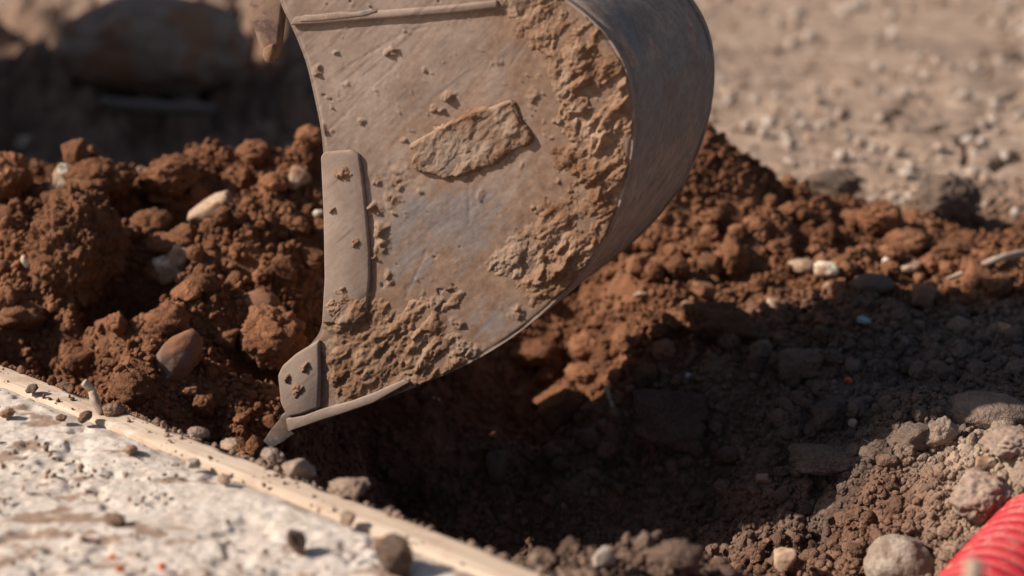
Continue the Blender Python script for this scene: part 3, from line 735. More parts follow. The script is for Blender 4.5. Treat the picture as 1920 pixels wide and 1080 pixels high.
# ------------------------------------------------------------------ tubes (sticks, roots, wires, pipe)
def tube(name, pts, rad, mat, parent=None, seg=10, jitter=0, seed=0, sub=6, closed_ends=True):
    pts = [np.array(p, float) for p in pts]; P = []; RR = []
    n = len(pts); rad = rad if hasattr(rad, '__len__') else [rad] * n
    for i in range(n - 1):                                            # Catmull-Rom
        p0, p1, p2, p3 = pts[max(i - 1, 0)], pts[i], pts[i + 1], pts[min(i + 2, n - 1)]
        for k in range(sub):
            t = k / sub
            P.append(.5 * ((2 * p1) + (-p0 + p2) * t + (2 * p0 - 5 * p1 + 4 * p2 - p3) * t * t + (-p0 + 3 * p1 - 3 * p2 + p3) * t ** 3))
            RR.append(rad[i] * (1 - t) + rad[i + 1] * t)
    P.append(pts[-1]); RR.append(rad[-1]); P = np.array(P); m = len(P)
    rg = np.random.RandomState(seed); V = []; F = []; up = np.array([.3, .2, .93])
    for i in range(m):
        d = P[min(i + 1, m - 1)] - P[max(i - 1, 0)]; d /= np.linalg.norm(d)
        a = np.cross(d, up); a /= np.linalg.norm(a); b = np.cross(a, d)
        for k in range(seg):
            th = 2 * math.pi * k / seg; r = RR[i] * (1 + jitter * rg.uniform(-1, 1))
            V.append(P[i] + (a * math.cos(th) + b * math.sin(th)) * r)
    for i in range(m - 1):
        for k in range(seg): F.append((i * seg + k, i * seg + (k + 1) % seg, (i + 1) * seg + (k + 1) % seg, (i + 1) * seg + k))
    V.append(P[0]); V.append(P[-1]); a, b = len(V) - 2, len(V) - 1
    for k in range(seg):
        F.append((a, (k + 1) % seg, k, k)); F.append((b, (m - 1) * seg + k, (m - 1) * seg + (k + 1) % seg, (m - 1) * seg + (k + 1) % seg))
    F = [f if len(set(f)) == 4 else tuple(dict.fromkeys(f)) for f in F]
    return mesh_py(name, V, F, mat, parent, smooth=True, loc=None if parent is not None else tuple(P[0]))
STICK = wood_mat('weathered_wood', .75)
def simple(name, c, rough=.6, metal=0, spec=.4):
    m, t, b = new_mat(name); n = N(t); P = n.add('ShaderNodeTexCoord').outputs['Object']
    a = n.noise(P, 30, 5, .6)
    cc = n.mix(n.ramp(a, [(.4, 0.0), (.7, .5)]), c, tuple(x * .5 for x in c))
    t.links.new(cc, b.inputs['Base Color']); b.inputs['Roughness'].default_value = rough; b.inputs['Metallic'].default_value = metal
    b.inputs['Specular IOR Level'].default_value = spec
    t.links.new(n.bump(a, .3, .001), b.inputs['Normal']); return m
ROOTM = simple('pale_root', (.34, .26, .21), .9)
def on(px, py, dz=.004):
    c = hit(px, py); return c + np.array([0, 0, dz])
a = on(1775, 528, .006); b2 = on(1830, 512, .012); c2 = on(1880, 498, .014); d2 = on(1935, 486, .01)
tag(tube('branch', [a, b2, c2, d2], [.002, .006, .008, .009], STICK, jitter=.15, seed=4), 'thin bleached branch lying on the spoil at the right edge', 'branch')
a = on(1140, 735, .004); b2 = on(1148, 770, .006); c2 = on(1165, 808, .006)
tag(tube('root', [a, b2, c2], [.008, .005, .0015], ROOTM, jitter=.1, seed=5), 'pale hanging root below the lit clods in the dark trench', 'root')
a = on(1612, 828, .004); b2 = on(1622, 845, .016); c2 = on(1642, 850, .012); d2 = on(1658, 842, .006)
tag(tube('wire', [a, b2, c2, d2], .0011, ROOTM), 'thin curled wire lying on the shaded rubble', 'wire')
g0 = ground_pt(192, 775, .003); g1 = g0 + np.array([-.012, .006, .018]); g2 = g0 + np.array([-.018, .014, .036]); g3 = g0 + np.array([-.030, .012, .050])
tag(tube('twig', [g0, g1, g2, g3], [.006, .008, .006, .0065], STICK, jitter=.25, seed=6), 'short knobbly twig standing up from the board at the left', 'twig')
a = at(1822, 1088, 2.0); a[2] = -.06; b2 = at(1826, 1052, 2.0)
tag(tube('stake', [a, (a + b2) / 2, b2], [.013, .012, .010], STICK, jitter=.12, seed=7), 'blurred light brown wooden stake tip in front of the red pipe', 'stake')
# bluish pipe in the far pit
BLUE = rock_mat('dusty_bluish_plastic', (.075, .105, .108), (.10, .14, .145), (.12, .165, .17), dirt=(.12, .08, .06), dirtamt=.75, bump=.3, rough=.6, scale=18)
pa = at(190, 194, 5.95); pb = at(300, 202, 5.9); pc = at(400, 206, 5.85)
dp = (pc - pa) / np.linalg.norm(pc - pa)
tag(tube('water_pipe', [pa, pb, pc], .020, BLUE, seg=20, sub=3), 'bluish plastic pipe lying in the shaded pit under the big boulder', 'pipe')
# red corrugated pipe
def redmat():
    m, t, b = new_mat('red_corrugated_plastic'); n = N(t); P = n.add('ShaderNodeNewGeometry').outputs['Position']
    a = n.noise(P, 45, 6, .7); d = n.noise(P, 12, 5, .7)
    c = n.mix(n.ramp(d, [(.45, 0.0), (.75, .55)]), (.40, .013, .021), (.42, .055, .050))
    c = n.mix(n.ramp(a, [(.52, 0.0), (.72, .75)]), c, (.42, .25, .18))
    t.links.new(c, b.inputs['Base Color'])
    t.links.new(n.ramp(a, [(.3, .5), (.7, .8)]), b.inputs['Roughness'])
    t.links.new(n.bump(a, .15, .0008), b.inputs['Normal']); return m
RED = redmat()
PR = 0.088
q0 = ground_pt(1765, 1080, -.115); q1 = ground_pt(1920, 915, -.115)
ax = (q1 - q0); ax[2] = 0; Lq = np.linalg.norm(ax); ax /= Lq
side = np.array([ax[1], -ax[0], 0])
cam_dir = q0 - np.array([0, 0, CAM_H])
cen0 = q0 + side * PR * .93; cen0[2] = -.145
V = []; F = []; seg = 72; Ln = 1.15; t = -.55; prof = []
pitch = .036
while t < Ln - .3:
    for f_, r in ((0, -.0115), (.10, -.011), (.20, -.002), (.30, .0012), (.50, .0022), (.68, .0012), (.78, -.002), (.90, -.011)):
        prof.append((t + f_ * pitch, PR + r))
    t += pitch
for (tt, r) in prof:
    bend = .05 * (tt - .1) ** 2
    for k in range(seg):
        th = 2 * math.pi * k / seg
        V.append(cen0 + ax * tt + side * (r * math.cos(th) + bend) + np.array([0, 0, 1]) * r * math.sin(th))
for i in range(len(prof) - 1):
    for k in range(seg): F.append((i * seg + k, i * seg + (k + 1) % seg, (i + 1) * seg + (k + 1) % seg, (i + 1) * seg + k))
o = mesh_np('corrugated_pipe', V, F, RED, loc=tuple(cen0)); tag(o, 'red corrugated plastic pipe with dusty ribs at the lower right corner', 'pipe')

# ------------------------------------------------------------------ bucket
TH = R(21); AX = np.array([math.sin(TH), math.cos(TH), 0.0]); EU = np.array([math.cos(TH), -math.sin(TH), 0.0]); EZ = np.array([0, 0, 1.0])
C0 = np.array([0, 0, CAM_H]); P0 = at(900, 400, 3.22); BWID = .48
def pp(px, py, off=0.0):
    """photo pixel -> point on the near side-plate plane (off: metres along the bucket's width, negative = out towards camera)"""
    d = ray(px, py); s = (AX @ (P0 - C0)) / (AX @ d); return C0 + d * s + AX * off
TIP = pp(545, 805); BK = empty('excavator_bucket', TIP)
tag(BK, 'mud caked steel excavator bucket digging into the trench, curved back to the right', 'excavator bucket')
def steel_mat(name, dusty=True):
    m, t, b = new_mat(name); n = N(t)
    P = n.add('ShaderNodeTexCoord').outputs['Object']
    mp = n.add('ShaderNodeMapping', {'Vector': P, 'Rotation': (0, R(42), 0)}).outputs[0]
    mp2 = n.add('ShaderNodeMapping', {'Vector': mp, 'Scale': (10, 60, 130)}).outputs[0]
    a = n.noise(P, 9, 6, .6, .5); f = n.noise(P, 130, 5, .65); s = n.noise(mp2, 1.0, 5, .7); g = n.noise(P, 4.2, 4, .55, .3)
    if dusty:
        dust = n.ramp(a, [(.3, (.205, .143, .110)), (.5, (.275, .198, .156)), (.7, (.335, .25, .20))])
        bare = n.ramp(s, [(.3, (.17, .135, .122)), (.7, (.24, .198, .182))])
        k = n.ramp(n.math('ADD', n.math('MULTIPLY', n.attr('bare'), .9), n.math('MULTIPLY', n.math('SUBTRACT', a, .5), .8)), [(.25, 0.0), (.85, 1.0)])
        c = n.mix(k, dust, bare)
        scr = n.noise(n.add('ShaderNodeMapping', {'Vector': mp, 'Scale': (2.2, 30, 95)}).outputs[0], 1.0, 3, .55)
        c = n.mix(n.ramp(scr, [(.60, 0.0), (.66, .55)]), c, (.15, .10, .08))
        c = n.mix(n.attr('mud'), c, n.ramp(n.noise(P, 40, 5, .7), [(.3, (.15, .08, .048)), (.7, (.30, .19, .125))]))
        c = n.mix(.45, c, n.ramp(s, [(.3, .7), (.7, 1.1)]), 'MULTIPLY')
        c = n.mix(.35, c, n.ramp(f, [(.35, .7), (.65, 1.05)]), 'MULTIPLY')
        b.inputs['Roughness'].default_value = .85; b.inputs['Specular IOR Level'].default_value = .25
        nb = n.bump(f, .35, .0012); nb = n.bump(s, .22, .0015, nb); nb = n.bump(g, .4, .006, nb)
    else:
        # worn bare steel in the middle of the curve, dusty above, earth smeared further down
        z = n.add('ShaderNodeSeparateXYZ', {0: P}).outputs[2]
        hgt = n.ramp(n.math('ADD', n.math('MULTIPLY', z, 1.0), n.math('MULTIPLY', n.math('SUBTRACT', a, .5), .45)), [(.44, 0.0), (.58, 1.0), (.68, 1.0), (.78, 0.0)])
        k = n.math('MULTIPLY', hgt, n.ramp(s, [(.25, .55), (.6, 1.0)]))
        bare = n.ramp(s, [(.3, (.15, .137, .125)), (.7, (.23, .21, .192))])
        dust = n.ramp(n.noise(P, 22, 7, .75, .8), [(.3, (.24, .16, .115)), (.5, (.36, .255, .19)), (.72, (.48, .36, .28))])
        c = n.mix(k, dust, bare)
        c = n.mix(.6, c, n.ramp(n.noise(mp2, .6, 6, .75), [(.32, .5), (.62, 1.1)]), 'MULTIPLY')
        rust = n.ramp(n.noise(P, 11, 7, .75, 1.0), [(.54, 0.0), (.66, .75)])
        c = n.mix(rust, c, (.17, .105, .075))
        sp = n.ramp(n.noise(P, 75, 5, .7), [(.62, 0.0), (.68, .8)])
        c = n.mix(sp, c, (.27, .19, .14))
        t.links.new(n.math('MULTIPLY', k, .15), b.inputs['Metallic'])
        rr = n.math('MULTIPLY_ADD', k, -.22); t.nodes[-1].inputs[2].default_value = .85
        t.links.new(rr, b.inputs['Roughness']); b.inputs['Specular IOR Level'].default_value = .25
        nb = n.bump(s, .35, .0015); nb = n.bump(f, .35, .0015, nb); nb = n.bump(g, .5, .008, nb); nb = n.bump(sp, .6, .003, nb)
    t.links.new(c, b.inputs['Base Color']); t.links.new(nb, b.inputs['Normal'])
    return m
PLATE = steel_mat('dusty_side_steel'); SHELL = steel_mat('worn_back_steel', False)
def mudmat():
    m, t, b = new_mat('caked_mud'); n = N(t)
    P = n.add('ShaderNodeTexCoord').outputs['Object']
    a = n.noise(P, 13, 6, .65, .4); f = n.noise(P, 160, 5, .7); g = n.noise(P, 45, 5, .7)
    c = n.ramp(a, [(.28, (.15, .076, .043)), (.48, (.235, .136, .084)), (.7, (.335, .22, .15))])
    c = n.mix(n.attr('dry'), c, (.27, .19, .14))
    c = n.mix(n.ramp(n.noise(P, 7, 4, .6, .8), [(.50, 0.0), (.62, .7)]), c, (.15, .072, .038))
    c = n.mix(.6, c, n.ramp(g, [(.3, .62), (.65, 1.08)]), 'MULTIPLY')
    t.links.new(c, b.inputs['Base Color']); b.inputs['Roughness'].default_value = .95; b.inputs['Specular IOR Level'].default_value = .15
    nb = n.bump(f, .5, .002); nb = n.bump(g, .6, .006, nb)
    t.links.new(nb, b.inputs['Normal']); return m
MUD = mudmat()
PAINT = rock_mat('faded_brown_red_paint', (.085, .05, .045), (.13, .075, .066), (.17, .10, .09), dirt=(.24, .155, .105), dirtamt=.6, rough=.7, bump=.4)
BRIGHT = rock_mat('purplish_worn_steel_highlight', (.10, .075, .085), (.19, .155, .17), (.42, .38, .38), dirt=(.25, .17, .12), dirtamt=.7, rough=.45, scale=60)  # worn steel, its pale tones also paint the top bar's highlight
DSTEEL = rock_mat('muddy_worn_steel', (.045, .04, .04), (.08, .07, .068), (.17, .15, .14), dirt=(.14, .085, .058), dirtamt=.5, rough=.45)
PIN = simple('greased_pin_steel', (.25, .24, .23), .35, .8)

def smooth_closed(pts, it=2, keep=()):
    return pts
def cr(pts, sub=6):
    P = []; n = len(pts); pts = [np.array(p, float) for p in pts]
    for i in range(n - 1):
        p0, p1, p2, p3 = pts[max(i - 1, 0)], pts[i], pts[i + 1], pts[min(i + 2, n - 1)]
        for k in range(sub):
            t = k / sub
            P.append(.5 * ((2 * p1) + (-p0 + p2) * t + (2 * p0 - 5 * p1 + 4 * p2 - p3) * t * t + (-p0 + 3 * p1 - 3 * p2 + p3) * t ** 3))
    P.append(pts[-1]); return P
BACK = cr([(545, 801), (600, 789), (650, 774), (700, 756), (790, 721), (880, 681), (960, 633), (1030, 576), (1095, 506), (1145, 427), (1177, 330),
           (1189, 235), (1180, 150), (1148, 80), (1095, 24), (1030, -20), (950, -55), (850, -80), (740, -92), (640, -92)], 8)
MOUTH = cr([(515, -40), (528, 10), (547, 50), (573, 115), (590, 185), (602, 245), (607, 300), (612, 400), (612, 520), (606, 590), (596, 628), (566, 662), (540, 690), (536, 740), (545, 801)], 5)
outline = BACK[:-1] + [np.array(BACK[-1])] + MOUTH[:-1]
def slab_from(outline, o0, o1, name, mat, parent, bevel=0, attr=None):
    """extrude a pixel outline on the plate plane between two offsets"""
    n = len(outline); V = [pp(p[0], p[1], o0) for p in outline] + [pp(p[0], p[1], 0) + AX * o1 for p in outline]
    # keep the true metric shape: both faces share the plane shape
    V = [pp(p[0], p[1]) + AX * o0 for p in outline] + [pp(p[0], p[1]) + AX * o1 for p in outline]
    F = [tuple(range(n)), tuple(range(2 * n - 1, n - 1, -1))] + [(i, i + n, (i + 1) % n + n, (i + 1) % n) for i in range(n)]
    return mesh_py(name, V, F, mat, parent, smooth=False, bevel=bevel, seg=2)
def inside(poly, X, Y):
    r = np.zeros(X.shape, bool); n = len(poly)
    for i in range(n):
        x0, y0 = poly[i][:2]; x1, y1 = poly[(i + 1) % n][:2]
        c = ((y0 > Y) != (y1 > Y)) & (X < (x1 - x0) * (Y - y0) / (y1 - y0 + 1e-9) + x0); r ^= c
    return r
def sdist(poly, X, Y):
    d = np.full(X.shape, 1e9); n = len(poly)
    for i in range(n):
        x0, y0 = poly[i][:2]; x1, y1 = poly[(i + 1) % n][:2]; ex, ey = x1 - x0, y1 - y0
        t = np.clip(((X - x0) * ex + (Y - y0) * ey) / (ex * ex + ey * ey + 1e-9), 0, 1)
        d = np.minimum(d, np.hypot(X - x0 - t * ex, Y - y0 - t * ey))
    return np.where(inside(poly, X, Y), d, -d)
# near side plate: dense front sheet so that dents are real, plus the plate body
def grid_plane(name, x0, x1, y0, y1, step, hfun, mat, parent, attrs=None, keep=None, smooth=True):
    xs = np.arange(x0, x1 + step, step); ys = np.arange(y0, y1 + step, step)
    X, Y = np.meshgrid(xs, ys); H = hfun(X, Y)
    Q = np.array([[0, 0, 0]]) ; D = np.stack([(X - 960) / FPX, cp + (540 - Y) / FPX * sp, -sp + (540 - Y) / FPX * cp], -1)
    s = (AX @ (P0 - C0)) / (D @ AX); W = C0 + D * s[..., None] - AX * H[..., None]
    id_ = np.arange(X.size).reshape(X.shape)
    F = np.stack([id_[:-1, :-1], id_[:-1, 1:], id_[1:, 1:], id_[1:, :-1]], -1).reshape(-1, 4)
    if keep is not None:
        K = keep(X, Y, H).ravel(); F = F[K[F].any(1)]
        used = np.unique(F); rm = np.full(X.size, -1); rm[used] = np.arange(len(used)); F = rm[F]
    else: used = np.arange(X.size)
    at_ = {k: v(X, Y).ravel()[used] for k, v in (attrs or {}).items()}
    return mesh_np(name, W.reshape(-1, 3)[used], F, mat, parent, smooth, at_)
slab_from(outline, .0, .016, 'side_plate', PLATE, BK)
BARE = [[(760, 380), (850, 340), (930, 350), (960, 420), (920, 480), (870, 540), (900, 560), (960, 560), (1000, 585), (960, 620), (880, 650), (830, 600), (800, 540), (740, 520), (715, 450)]]
def bare(X, Y):
    d = sdist(BARE[0], X, Y); return sstep(-40, 25, d + 30 * fbm2(X / 45, Y / 45, 3, 90))
RIM = [(895, -95), (915, 10), (975, 50), (1010, 105), (1040, 170), (1022, 230), (1038, 300), (1015, 370), (990, 420), (940, 445), (905, 480), (908, 525), (955, 560), (1000, 600),
       (1066, 545), (1122, 482), (1160, 412), (1190, 320), (1198, 235), (1190, 150), (1155, 75), (1100, 20), (1050, -30), (960, -70)]
LOW = [(645, 515), (668, 505), (695, 520), (708, 565), (760, 580), (800, 562), (842, 512), (876, 505), (874, 562), (838, 592), (852, 632), (905, 650), (878, 684),
       (790, 712), (700, 742), (630, 762), (607, 766), (604, 690), (600, 640), (625, 590)]
WPP = [(775, 272), (830, 240), (900, 212), (956, 190), (974, 222), (988, 262), (900, 308), (835, 326), (790, 314)]
# the front face of the plate as a finely dented sheet 2 mm proud, with spatters of mud on it
polyo = [tuple(p) for p in outline]
SPOTS = [(700, 390, 16, .010), (712, 430, 13, .010), (706, 340, 10, .008), (703, 480, 10, .012), (735, 372, 14, .005), (748, 345, 12, .004), (738, 100, 13, .007), (848, 180, 12, .008), (820, 203, 9, .007), (770, 172, 6, .005),
         (970, 580, 14, .008), (606, 245, 12, .009), (600, 130, 8, .006), (560, 95, 8, .006), (1043, 232, 7, .009), (860, 600, 12, .006), (820, 572, 14, .006), (600, 210, 7, .006),
         (730, 520, 9, .005), (885, 660, 12, .006), (790, 360, 9, .003), (905, 365, 8, .003), (720, 460, 22, .006), (745, 330, 26, .003), (1000, 180, 12, .004), (760, 60, 7, .004), (930, 120, 7, .003), (650, 160, 6, .003), (680, 230, 8, .004)]
SCR = [[(620, 242), (690, 170), (745, 118)], [(660, 120), (760, 60), (800, 50)], [(880, 345), (880, 420)], [(1000, 60), (960, 120)], [(800, 470), (760, 560)]]
def spotm(X, Y):
    wx = X + 16 * fbm2(X / 17, Y / 17, 3, 121); wy = Y + 16 * fbm2(X / 17, Y / 17, 3, 131); h = np.zeros(X.shape)
    for (sx, sy, sr, sh_) in SPOTS: h = np.maximum(h, sstep(1.3, .3, np.hypot(wx - sx, wy - sy) / sr) * sh_)
    a = math.radians(50); ux = (wx * math.cos(a) - wy * math.sin(a)) * 1.6; uy = (wx * math.sin(a) + wy * math.cos(a)) 
    fl = domes(ux, uy, 26, 181, .55, .05, .22) / 26 * .022 * sstep(-.15, .25, fbm2(X / 90, Y / 90, 3, 182))
    return np.maximum(h, fl)
def film(X, Y):
    wx = X + 50 * fbm2(X / 50, Y / 50, 5, 120, .65); wy = Y + 50 * fbm2(X / 50, Y / 50, 5, 130, .65)
    e = np.maximum(np.maximum(sdist(RIM, wx, wy), sdist(LOW, wx, wy)), sdist(WPP, wx, wy) - 10)
    a = math.radians(50); ux = (X * math.cos(a) - Y * math.sin(a)); uy = (X * math.sin(a) + Y * math.cos(a))
    st = fbm2(ux / 90, uy / 9, 4, 333, .6)                                # smears dragged along one diagonal
    f_ = sstep(-95, -5, e + 75 * st) * .85
    f_ = np.maximum(f_, sstep(.18, .5, st + .35 * fbm2(X / 120, Y / 120, 3, 334)) * .55)
    return np.clip(np.maximum(f_, np.clip(spotm(X, Y) / .004, 0, 1) * .8), 0, 1)
def plate_h(X, Y):
    d = sdist(polyo, X, Y); rim = sstep(2, 9, d); m = spotm(X, Y)
    h = -.001 + .003 * rim + (.0014 * fbm2(X / 60, Y / 60, 4, 95) + m * (.7 + 1.2 * fbm2(X / 7, Y / 7, 3, 97)) + .0005 * fbm2(X / 9, Y / 9, 3, 98)) * rim
    for sc_ in SCR: h = h - .0008 * sstep(3.2, .6, -sdist(sc_ + sc_[::-1][1:], X, Y) * (1 + 1.6 * fbm2(X / 20, Y / 20, 2, 99))) * rim
    return h
grid_plane('dust_coat', 505, 1200, -100, 812, 2.5, plate_h, PLATE, BK, {'bare': bare, 'mud': film}, lambda X, Y, H: H > -.0009)
# shell of the bucket (bottom and back in one curved sheet), 14 mm thick
def shell(name, prof, o0, o1, th, mat, parent):
    n = len(prof); P = [pp(p[0], p[1]) for p in prof]; nrm = []
    for i in range(n):
        t = P[min(i + 1, n - 1)] - P[max(i - 1, 0)]; nn = np.cross(t, AX); nn /= np.linalg.norm(nn); nrm.append(nn)
    cen = pp(850, 350)
    if (P[n // 2] - cen) @ nrm[n // 2] < 0: nrm = [-q for q in nrm]
    ks = np.linspace(o0, o1, 14); V = []; F = []
    for k in ks:
        for i in range(n): V.append(P[i] - nrm[i] * (.0015 + .004 * fbm2(np.array([i / 9.0]), np.array([k * 9.0]), 3, 222)[0]) + AX * k)
    m = len(ks)
    for j in range(m - 1):
        for i in range(n - 1): F.append((j * n + i, j * n + i + 1, (j + 1) * n + i + 1, (j + 1) * n + i))
    off = len(V)
    for k in ks:
        for i in range(n): V.append(P[i] - nrm[i] * th + AX * k)
    for j in range(m - 1):
        for i in range(n - 1): F.append((off + j * n + i, off + (j + 1) * n + i, off + (j + 1) * n + i + 1, off + j * n + i + 1))
    for i in range(n - 1):
        F.append((i, off + i, off + i + 1, i + 1)); a = (m - 1) * n
        F.append((a + i, a + i + 1, off + a + i + 1, off + a + i))
    for j in range(m - 1):
        F.append((j * n, (j + 1) * n, off + (j + 1) * n, off + j * n)); F.append((j * n + n - 1, off + j * n + n - 1, off + (j + 1) * n + n - 1, (j + 1) * n + n - 1))
    return mesh_py(name, V, F, mat, parent, smooth=True)
shell('back_shell', BACK, .017, BWID - .016, .014, SHELL, BK)
slab_from(outline, BWID - .015, BWID, 'side_plate', SHELL, BK)
# seam rib bent round the back, a bolt-on heel strip
# raised pieces on the plate
def raised(name, poly, h, mat, parent, bevel=.003, sub=0):
    return slab_from([np.array(p, float) for p in poly], -h, .0005, name, mat, parent, bevel)
SC = raised('side_cutter', [(605, 292), (612, 283), (662, 279), (677, 288), (684, 330), (691, 400), (697, 470), (697, 520), (690, 600), (607, 604), (612, 520), (610, 400)], .010, PLATE, BK, .004)
WP = raised('wear_patch', [(772, 268), (830, 236), (900, 208), (958, 186), (966, 192), (980, 225), (993, 266), (900, 312), (835, 330), (795, 318)], .008, PLATE, BK, .003)
CPp = raised('corner_guard', [(526, 700), (534, 683), (560, 660), (603, 634), (605, 700), (603, 762), (570, 774), (545, 780), (531, 752)], .013, PLATE, BK, .005)
raised('cutting_edge', [(541, 782), (575, 776), (604, 765), (660, 750), (705, 734), (762, 708), (772, 714), (705, 752), (650, 771), (600, 787), (546, 806)], .012, PLATE, BK, .002)
TB = raised('top_bar', [(548, 46), (556, 30), (720, 18), (850, 8), (936, -2), (938, 14), (850, 24), (720, 34), (600, 44)], .011, PLATE, BK, .004)
raised('worn_highlight_strip', [(568, 38), (574, 27), (600, 26), (640, 21), (668, 22), (700, 15), (712, 19), (690, 27), (640, 33), (600, 37)], 0.0125, BRIGHT, TB, .001)  # worn metal with the highlight on the bar put into its colour
# mud
def mud_layer(which):
    def f(X, Y):
        wx = X + 40 * fbm2(X / 44, Y / 44, 5, 120, .62); wy = Y + 40 * fbm2(X / 44, Y / 44, 5, 130, .62)
        a = math.radians(48); c_, s_ = math.cos(a), math.sin(a)           # clumps dragged along a diagonal
        ux = (X * c_ - Y * s_) * .55 + .25 * (wx - X); uy = (X * s_ + Y * c_) + .25 * (wy - Y)
        lum = (domes(ux, uy, 22, 140, .8) / 22 * .8 + domes(ux + 9, uy, 11, 150, .8) / 11 * .45 + domes(ux, uy + 5, 6, 160, .8) / 6 * .25
               + 1.3 * fbm2(ux / 26, uy / 26, 5, 170, .60))
        poly = {'rim': RIM, 'low': LOW, 'patch': WPP}[which]
        if which == 'patch': wx = X + .3 * (wx - X); wy = Y + .3 * (wy - Y)
        e = sdist(poly, wx, wy)
        if which == 'rim':
            m = sstep(-26, 40, e); h = m * (.0040 + .0082 * lum * (1 + .9 * fbm2(X / 80, Y / 80, 2, 199)))
            q = np.hypot(X - 1112, Y - 320) / 26; h = h + .008 * sstep(1.2, .3, q)
        elif which == 'low':
            m = sstep(-26, 34, e); h = m * (.0042 + .0070 * lum * (1 + .9 * fbm2(X / 80, Y / 80, 2, 198)))
            top = sdist(CUT, X, Y) > 0; h = np.where(top, np.maximum(h, m * (.0115 + .006 * lum)), h)
        else:
            m = sstep(-13, -3, e); h = m * (.0096 + .0040 * lum)
        h = np.where(sdist(polyo, X, Y) < 2, -.01, h)
        return h - .0005
    return f
CUT = [(605, 292), (677, 288), (691, 400), (697, 520), (690, 600), (607, 604)]
def dry(X, Y): return np.clip(.85 * sstep(-10, 20, sdist(WPP, X, Y)) + sstep(.05, .45, fbm2(X / 70, Y / 70, 3, 190)) * .7, 0, 1)
def biggest(which, thr):
    """keep only the connected main body of the layer"""
    f = mud_layer(which)
    def k(X, Y, H):
        M = H > thr; poly = {'rim': RIM, 'low': LOW, 'patch': WPP}[which]
        S = M & (sdist(poly, X, Y) > 25 * (which != 'patch') + 10)
        cur = S
        for _ in range(60):
            n_ = cur.copy(); n_[1:] |= cur[:-1]; n_[:-1] |= cur[1:]; n_[:, 1:] |= cur[:, :-1]; n_[:, :-1] |= cur[:, 1:]; n_ &= M
            if (n_ == cur).all(): break
            cur = n_
        return cur
    return k
for which, bb in (('rim', (860, 1196, -96, 640)), ('low', (560, 930, 480, 806)), ('patch', (740, 1010, 160, 350))):
    grid_plane('mud_crust', bb[0], bb[1], bb[2], bb[3], 2.0, mud_layer(which), MUD, BK, {'dry': dry}, biggest(which, .0022 if which != 'patch' else .0045))
# small smears of mud stuck on the corner guard and the side cutter
def smear(sx, sy, sr, base, thick, parent, seed, st=1.0):
    def f(X, Y):
        a = math.radians(50); dx, dy = X - sx, Y - sy
        al = (dx * math.cos(a) - dy * math.sin(a)) / st; ac = dx * math.sin(a) + dy * math.cos(a)
        q = np.hypot(al, ac) / sr + .8 * fbm2(X / (sr * .8) + seed, Y / (sr * .8), 4, 210 + seed)
        return base - .0006 + thick * sstep(1.15, .3, q) * (1 + .8 * fbm2(X / 6, Y / 6, 3, seed))
    m = sr * 2.2 * max(1, st)
    def kk(X, Y, H):
        M = H > base + .0002; cur = M & (np.hypot(X - sx, Y - sy) < sr * .5)
        for _ in range(90):
            n_ = cur.copy(); n_[1:] |= cur[:-1]; n_[:-1] |= cur[1:]; n_[:, 1:] |= cur[:, :-1]; n_[:, :-1] |= cur[:, 1:]; n_ &= M
            if (n_ == cur).all(): break
            cur = n_
        return cur
    grid_plane('mud_smear', sx - m, sx + m, sy - m, sy + m, 1.5, f, MUD, parent, {'dry': lambda X, Y: X * 0 + .25}, kk)
for q_, (sx, sy, sr, st) in enumerate(((563, 728, 11, 1.3), (543, 706, 6, 1.4), (578, 684, 7, 1.5))): smear(sx, sy, sr, .013, .005, CPp, q_ + 1, st)
for q_, (sx, sy, sr, st) in enumerate(((650, 322, 15, 1.2), (640, 575, 20, 1.2), (672, 455, 7, 1.5), (628, 390, 5, 1.4))): smear(sx, sy, sr, .010, .006, SC, q_ + 11, st)
# teeth along the lip
d_t = pp(483, 848) - pp(560, 778); d_t /= np.linalg.norm(d_t); n_t = np.cross(d_t, AX); n_t /= np.linalg.norm(n_t)
if n_t[2] > 0: n_t = -n_t
base_t = pp(566, 775)
for k in range(4):
    c = base_t + AX * (.03 + k * (BWID - .06) / 3)
    V = []; F = []
    sect = [(0, .034, .021), (.035, .036, .022), (.045, .031, .019), (.07, .030, .017), (.095, .027, .012), (.120, .023, .008)]
    for (l, wd, ht) in sect:
        for (sa, sb) in ((-1, -1), (1, -1), (1, 1), (-1, 1)): V.append(c + d_t * l + AX * sa * wd + n_t * sb * ht)
    for i in range(len(sect) - 1):
        for q in range(4): F.append((i * 4 + q, i * 4 + (q + 1) % 4, i * 4 + 4 + (q + 1) % 4, i * 4 + 4 + q))
    F.append((3, 2, 1, 0)); m_ = (len(sect) - 1) * 4; F.append((m_, m_ + 1, m_ + 2, m_ + 3))
    mesh_py('tooth', V, F, DSTEEL, BK, bevel=.003)
# hinge ears and pins on top of the bucket
def ear(o0, o1):
    return slab_from([np.array(p, float) for p in [(560, -60), (800, -70), (900, -60), (870, -160), (820, -215), (760, -215), (720, -150), (680, -130), (650, -190), (600, -200), (560, -150)]], o0, o1, 'hinge_ear', PAINT, BK, .003)
ear(.15, .175); ear(.305, .33)
def pin(px, py, r, parent, o0=.13, o1=.35):
    c = pp(px, py); n = 24
    V = [c + AX * o + EU * r * math.cos(2 * math.pi * k / n) + EZ * r * math.sin(2 * math.pi * k / n) for o in (o0, o1) for k in range(n)]
    F = [tuple(range(n)), tuple(range(2 * n - 1, n - 1, -1))] + [(k, k + n, (k + 1) % n + n, (k + 1) % n) for k in range(n)]
    return mesh_py('hinge_pin', V, F, PIN, parent, smooth=False, bevel=.002)
pin(610, -160, .022, BK); pin(790, -175, .022, BK)

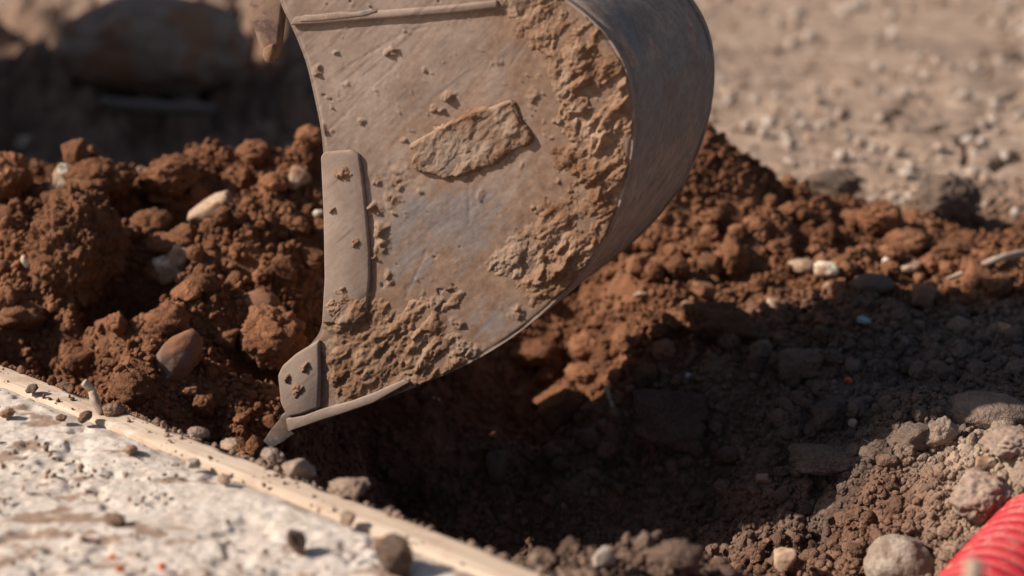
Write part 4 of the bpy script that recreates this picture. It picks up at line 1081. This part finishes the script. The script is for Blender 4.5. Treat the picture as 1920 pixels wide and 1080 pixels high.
# ------------------------------------------------------------------ the machine that carries the bucket (almost all above and left of the frame)
EX = empty('excavator', pp(-3600, 900)); 
YEL = simple('dusty_brown_red_machine_paint', (.20, .11, .09), .55); BLK = simple('rubber_track', (.04, .037, .035), .85); GLS = simple('cab_glass', (.05, .06, .06), .1, 0, .6)
tag(EX, 'brown red excavator arm, its dirty hook tip hanging at the top left of the bucket', 'excavator')
mid = .24
def boxbeam(name, a, b, h0, h1, wd, mat, parent, off=mid):
    a = np.array(a, float); b = np.array(b, float); d = b - a; d /= np.linalg.norm(d); nn = np.cross(d, AX); nn /= np.linalg.norm(nn)
    V = []
    for p, h in ((a, h0), (b, h1)):
        for sa, sb in ((-1, -1), (1, -1), (1, 1), (-1, 1)): V.append(p + nn * sb * h / 2 + AX * sa * wd / 2)
    F = [(0, 1, 2, 3), (7, 6, 5, 4)] + [(k, k + 4, (k + 1) % 4 + 4, (k + 1) % 4) for k in range(4)]
    return mesh_py(name, V, F, mat, parent, bevel=.008)
def w2(u, z):     # point in the arm's mid plane: u metres to the right of the bucket pin, z metres above it
    return pp(610, -160) + AX * mid + EU * u + EZ * z
boxbeam('dipper', w2(.0, -.0), w2(-.75, 1.55), .16, .26, .14, YEL, EX)
boxbeam('boom', w2(-.72, 1.48), w2(-1.6, 2.3), .26, .32, .2, YEL, EX)
tube('bucket_cylinder', [w2(.0, .35), w2(-.2, .8), w2(-.45, 1.45)], .045, PIN, EX, seg=16, sub=2)
boxbeam('link_arm', w2(.22, -.01), w2(.02, .36), .05, .05, .09, YEL, EX)
# hook plate hanging from the dipper end, seen at the top left of the bucket
hk = [np.array(p, float) - np.array([14, 0]) for p in [(455, -90), (560, -120), (600, -30), (560, -8), (531, 12), (527, 50), (523, 88), (514, 118), (503, 116), (494, 100), (478, 55), (464, 5)]]
slab_from(hk, .02, .045, 'hook_plate', PAINT, EX, .003)
slab_from([np.array(p, float) - np.array([14, 0]) for p in [(497, 96), (506, 88), (520, 84), (519, 100), (513, 121), (504, 120), (498, 110)]], .014, .048, 'hook_mud', MUD, EX, .004)
boxbeam('coupler_bar', w2(-.06, -.02) , w2(-.02, .10), .2, .16, .36, YEL, EX)
bx = w2(-3.9, 0)
def mbox(name, cu, cz, co, su, sz, so, mat, bev=.03):
    c = w2(cu, 0) + AX * co; c[2] = cz
    M = np.stack([EU, AX, EZ], 1); V, F = boxm(c, (su, so, sz), M)
    return mesh_py(name, V, F, mat, EX, bevel=bev, seg=3)
mbox('track', -3.2, .27, .3, 1.9, .46, .32, BLK, .1); mbox('track', -3.2, .27, 1.6, 1.9, .46, .32, BLK, .1)
mbox('undercarriage', -3.2, .40, .95, 1.0, .26, .9, DSTEEL); mbox('engine_body', -3.2, 1.05, .95, 1.5, .95, 1.7, YEL, .08)
mbox('cab', -3.3, 1.75, .75, .95, .85, .7, YEL, .06); mbox('cab_window', -3.3, 1.85, .75, .75, .45, .74, GLS, .02)
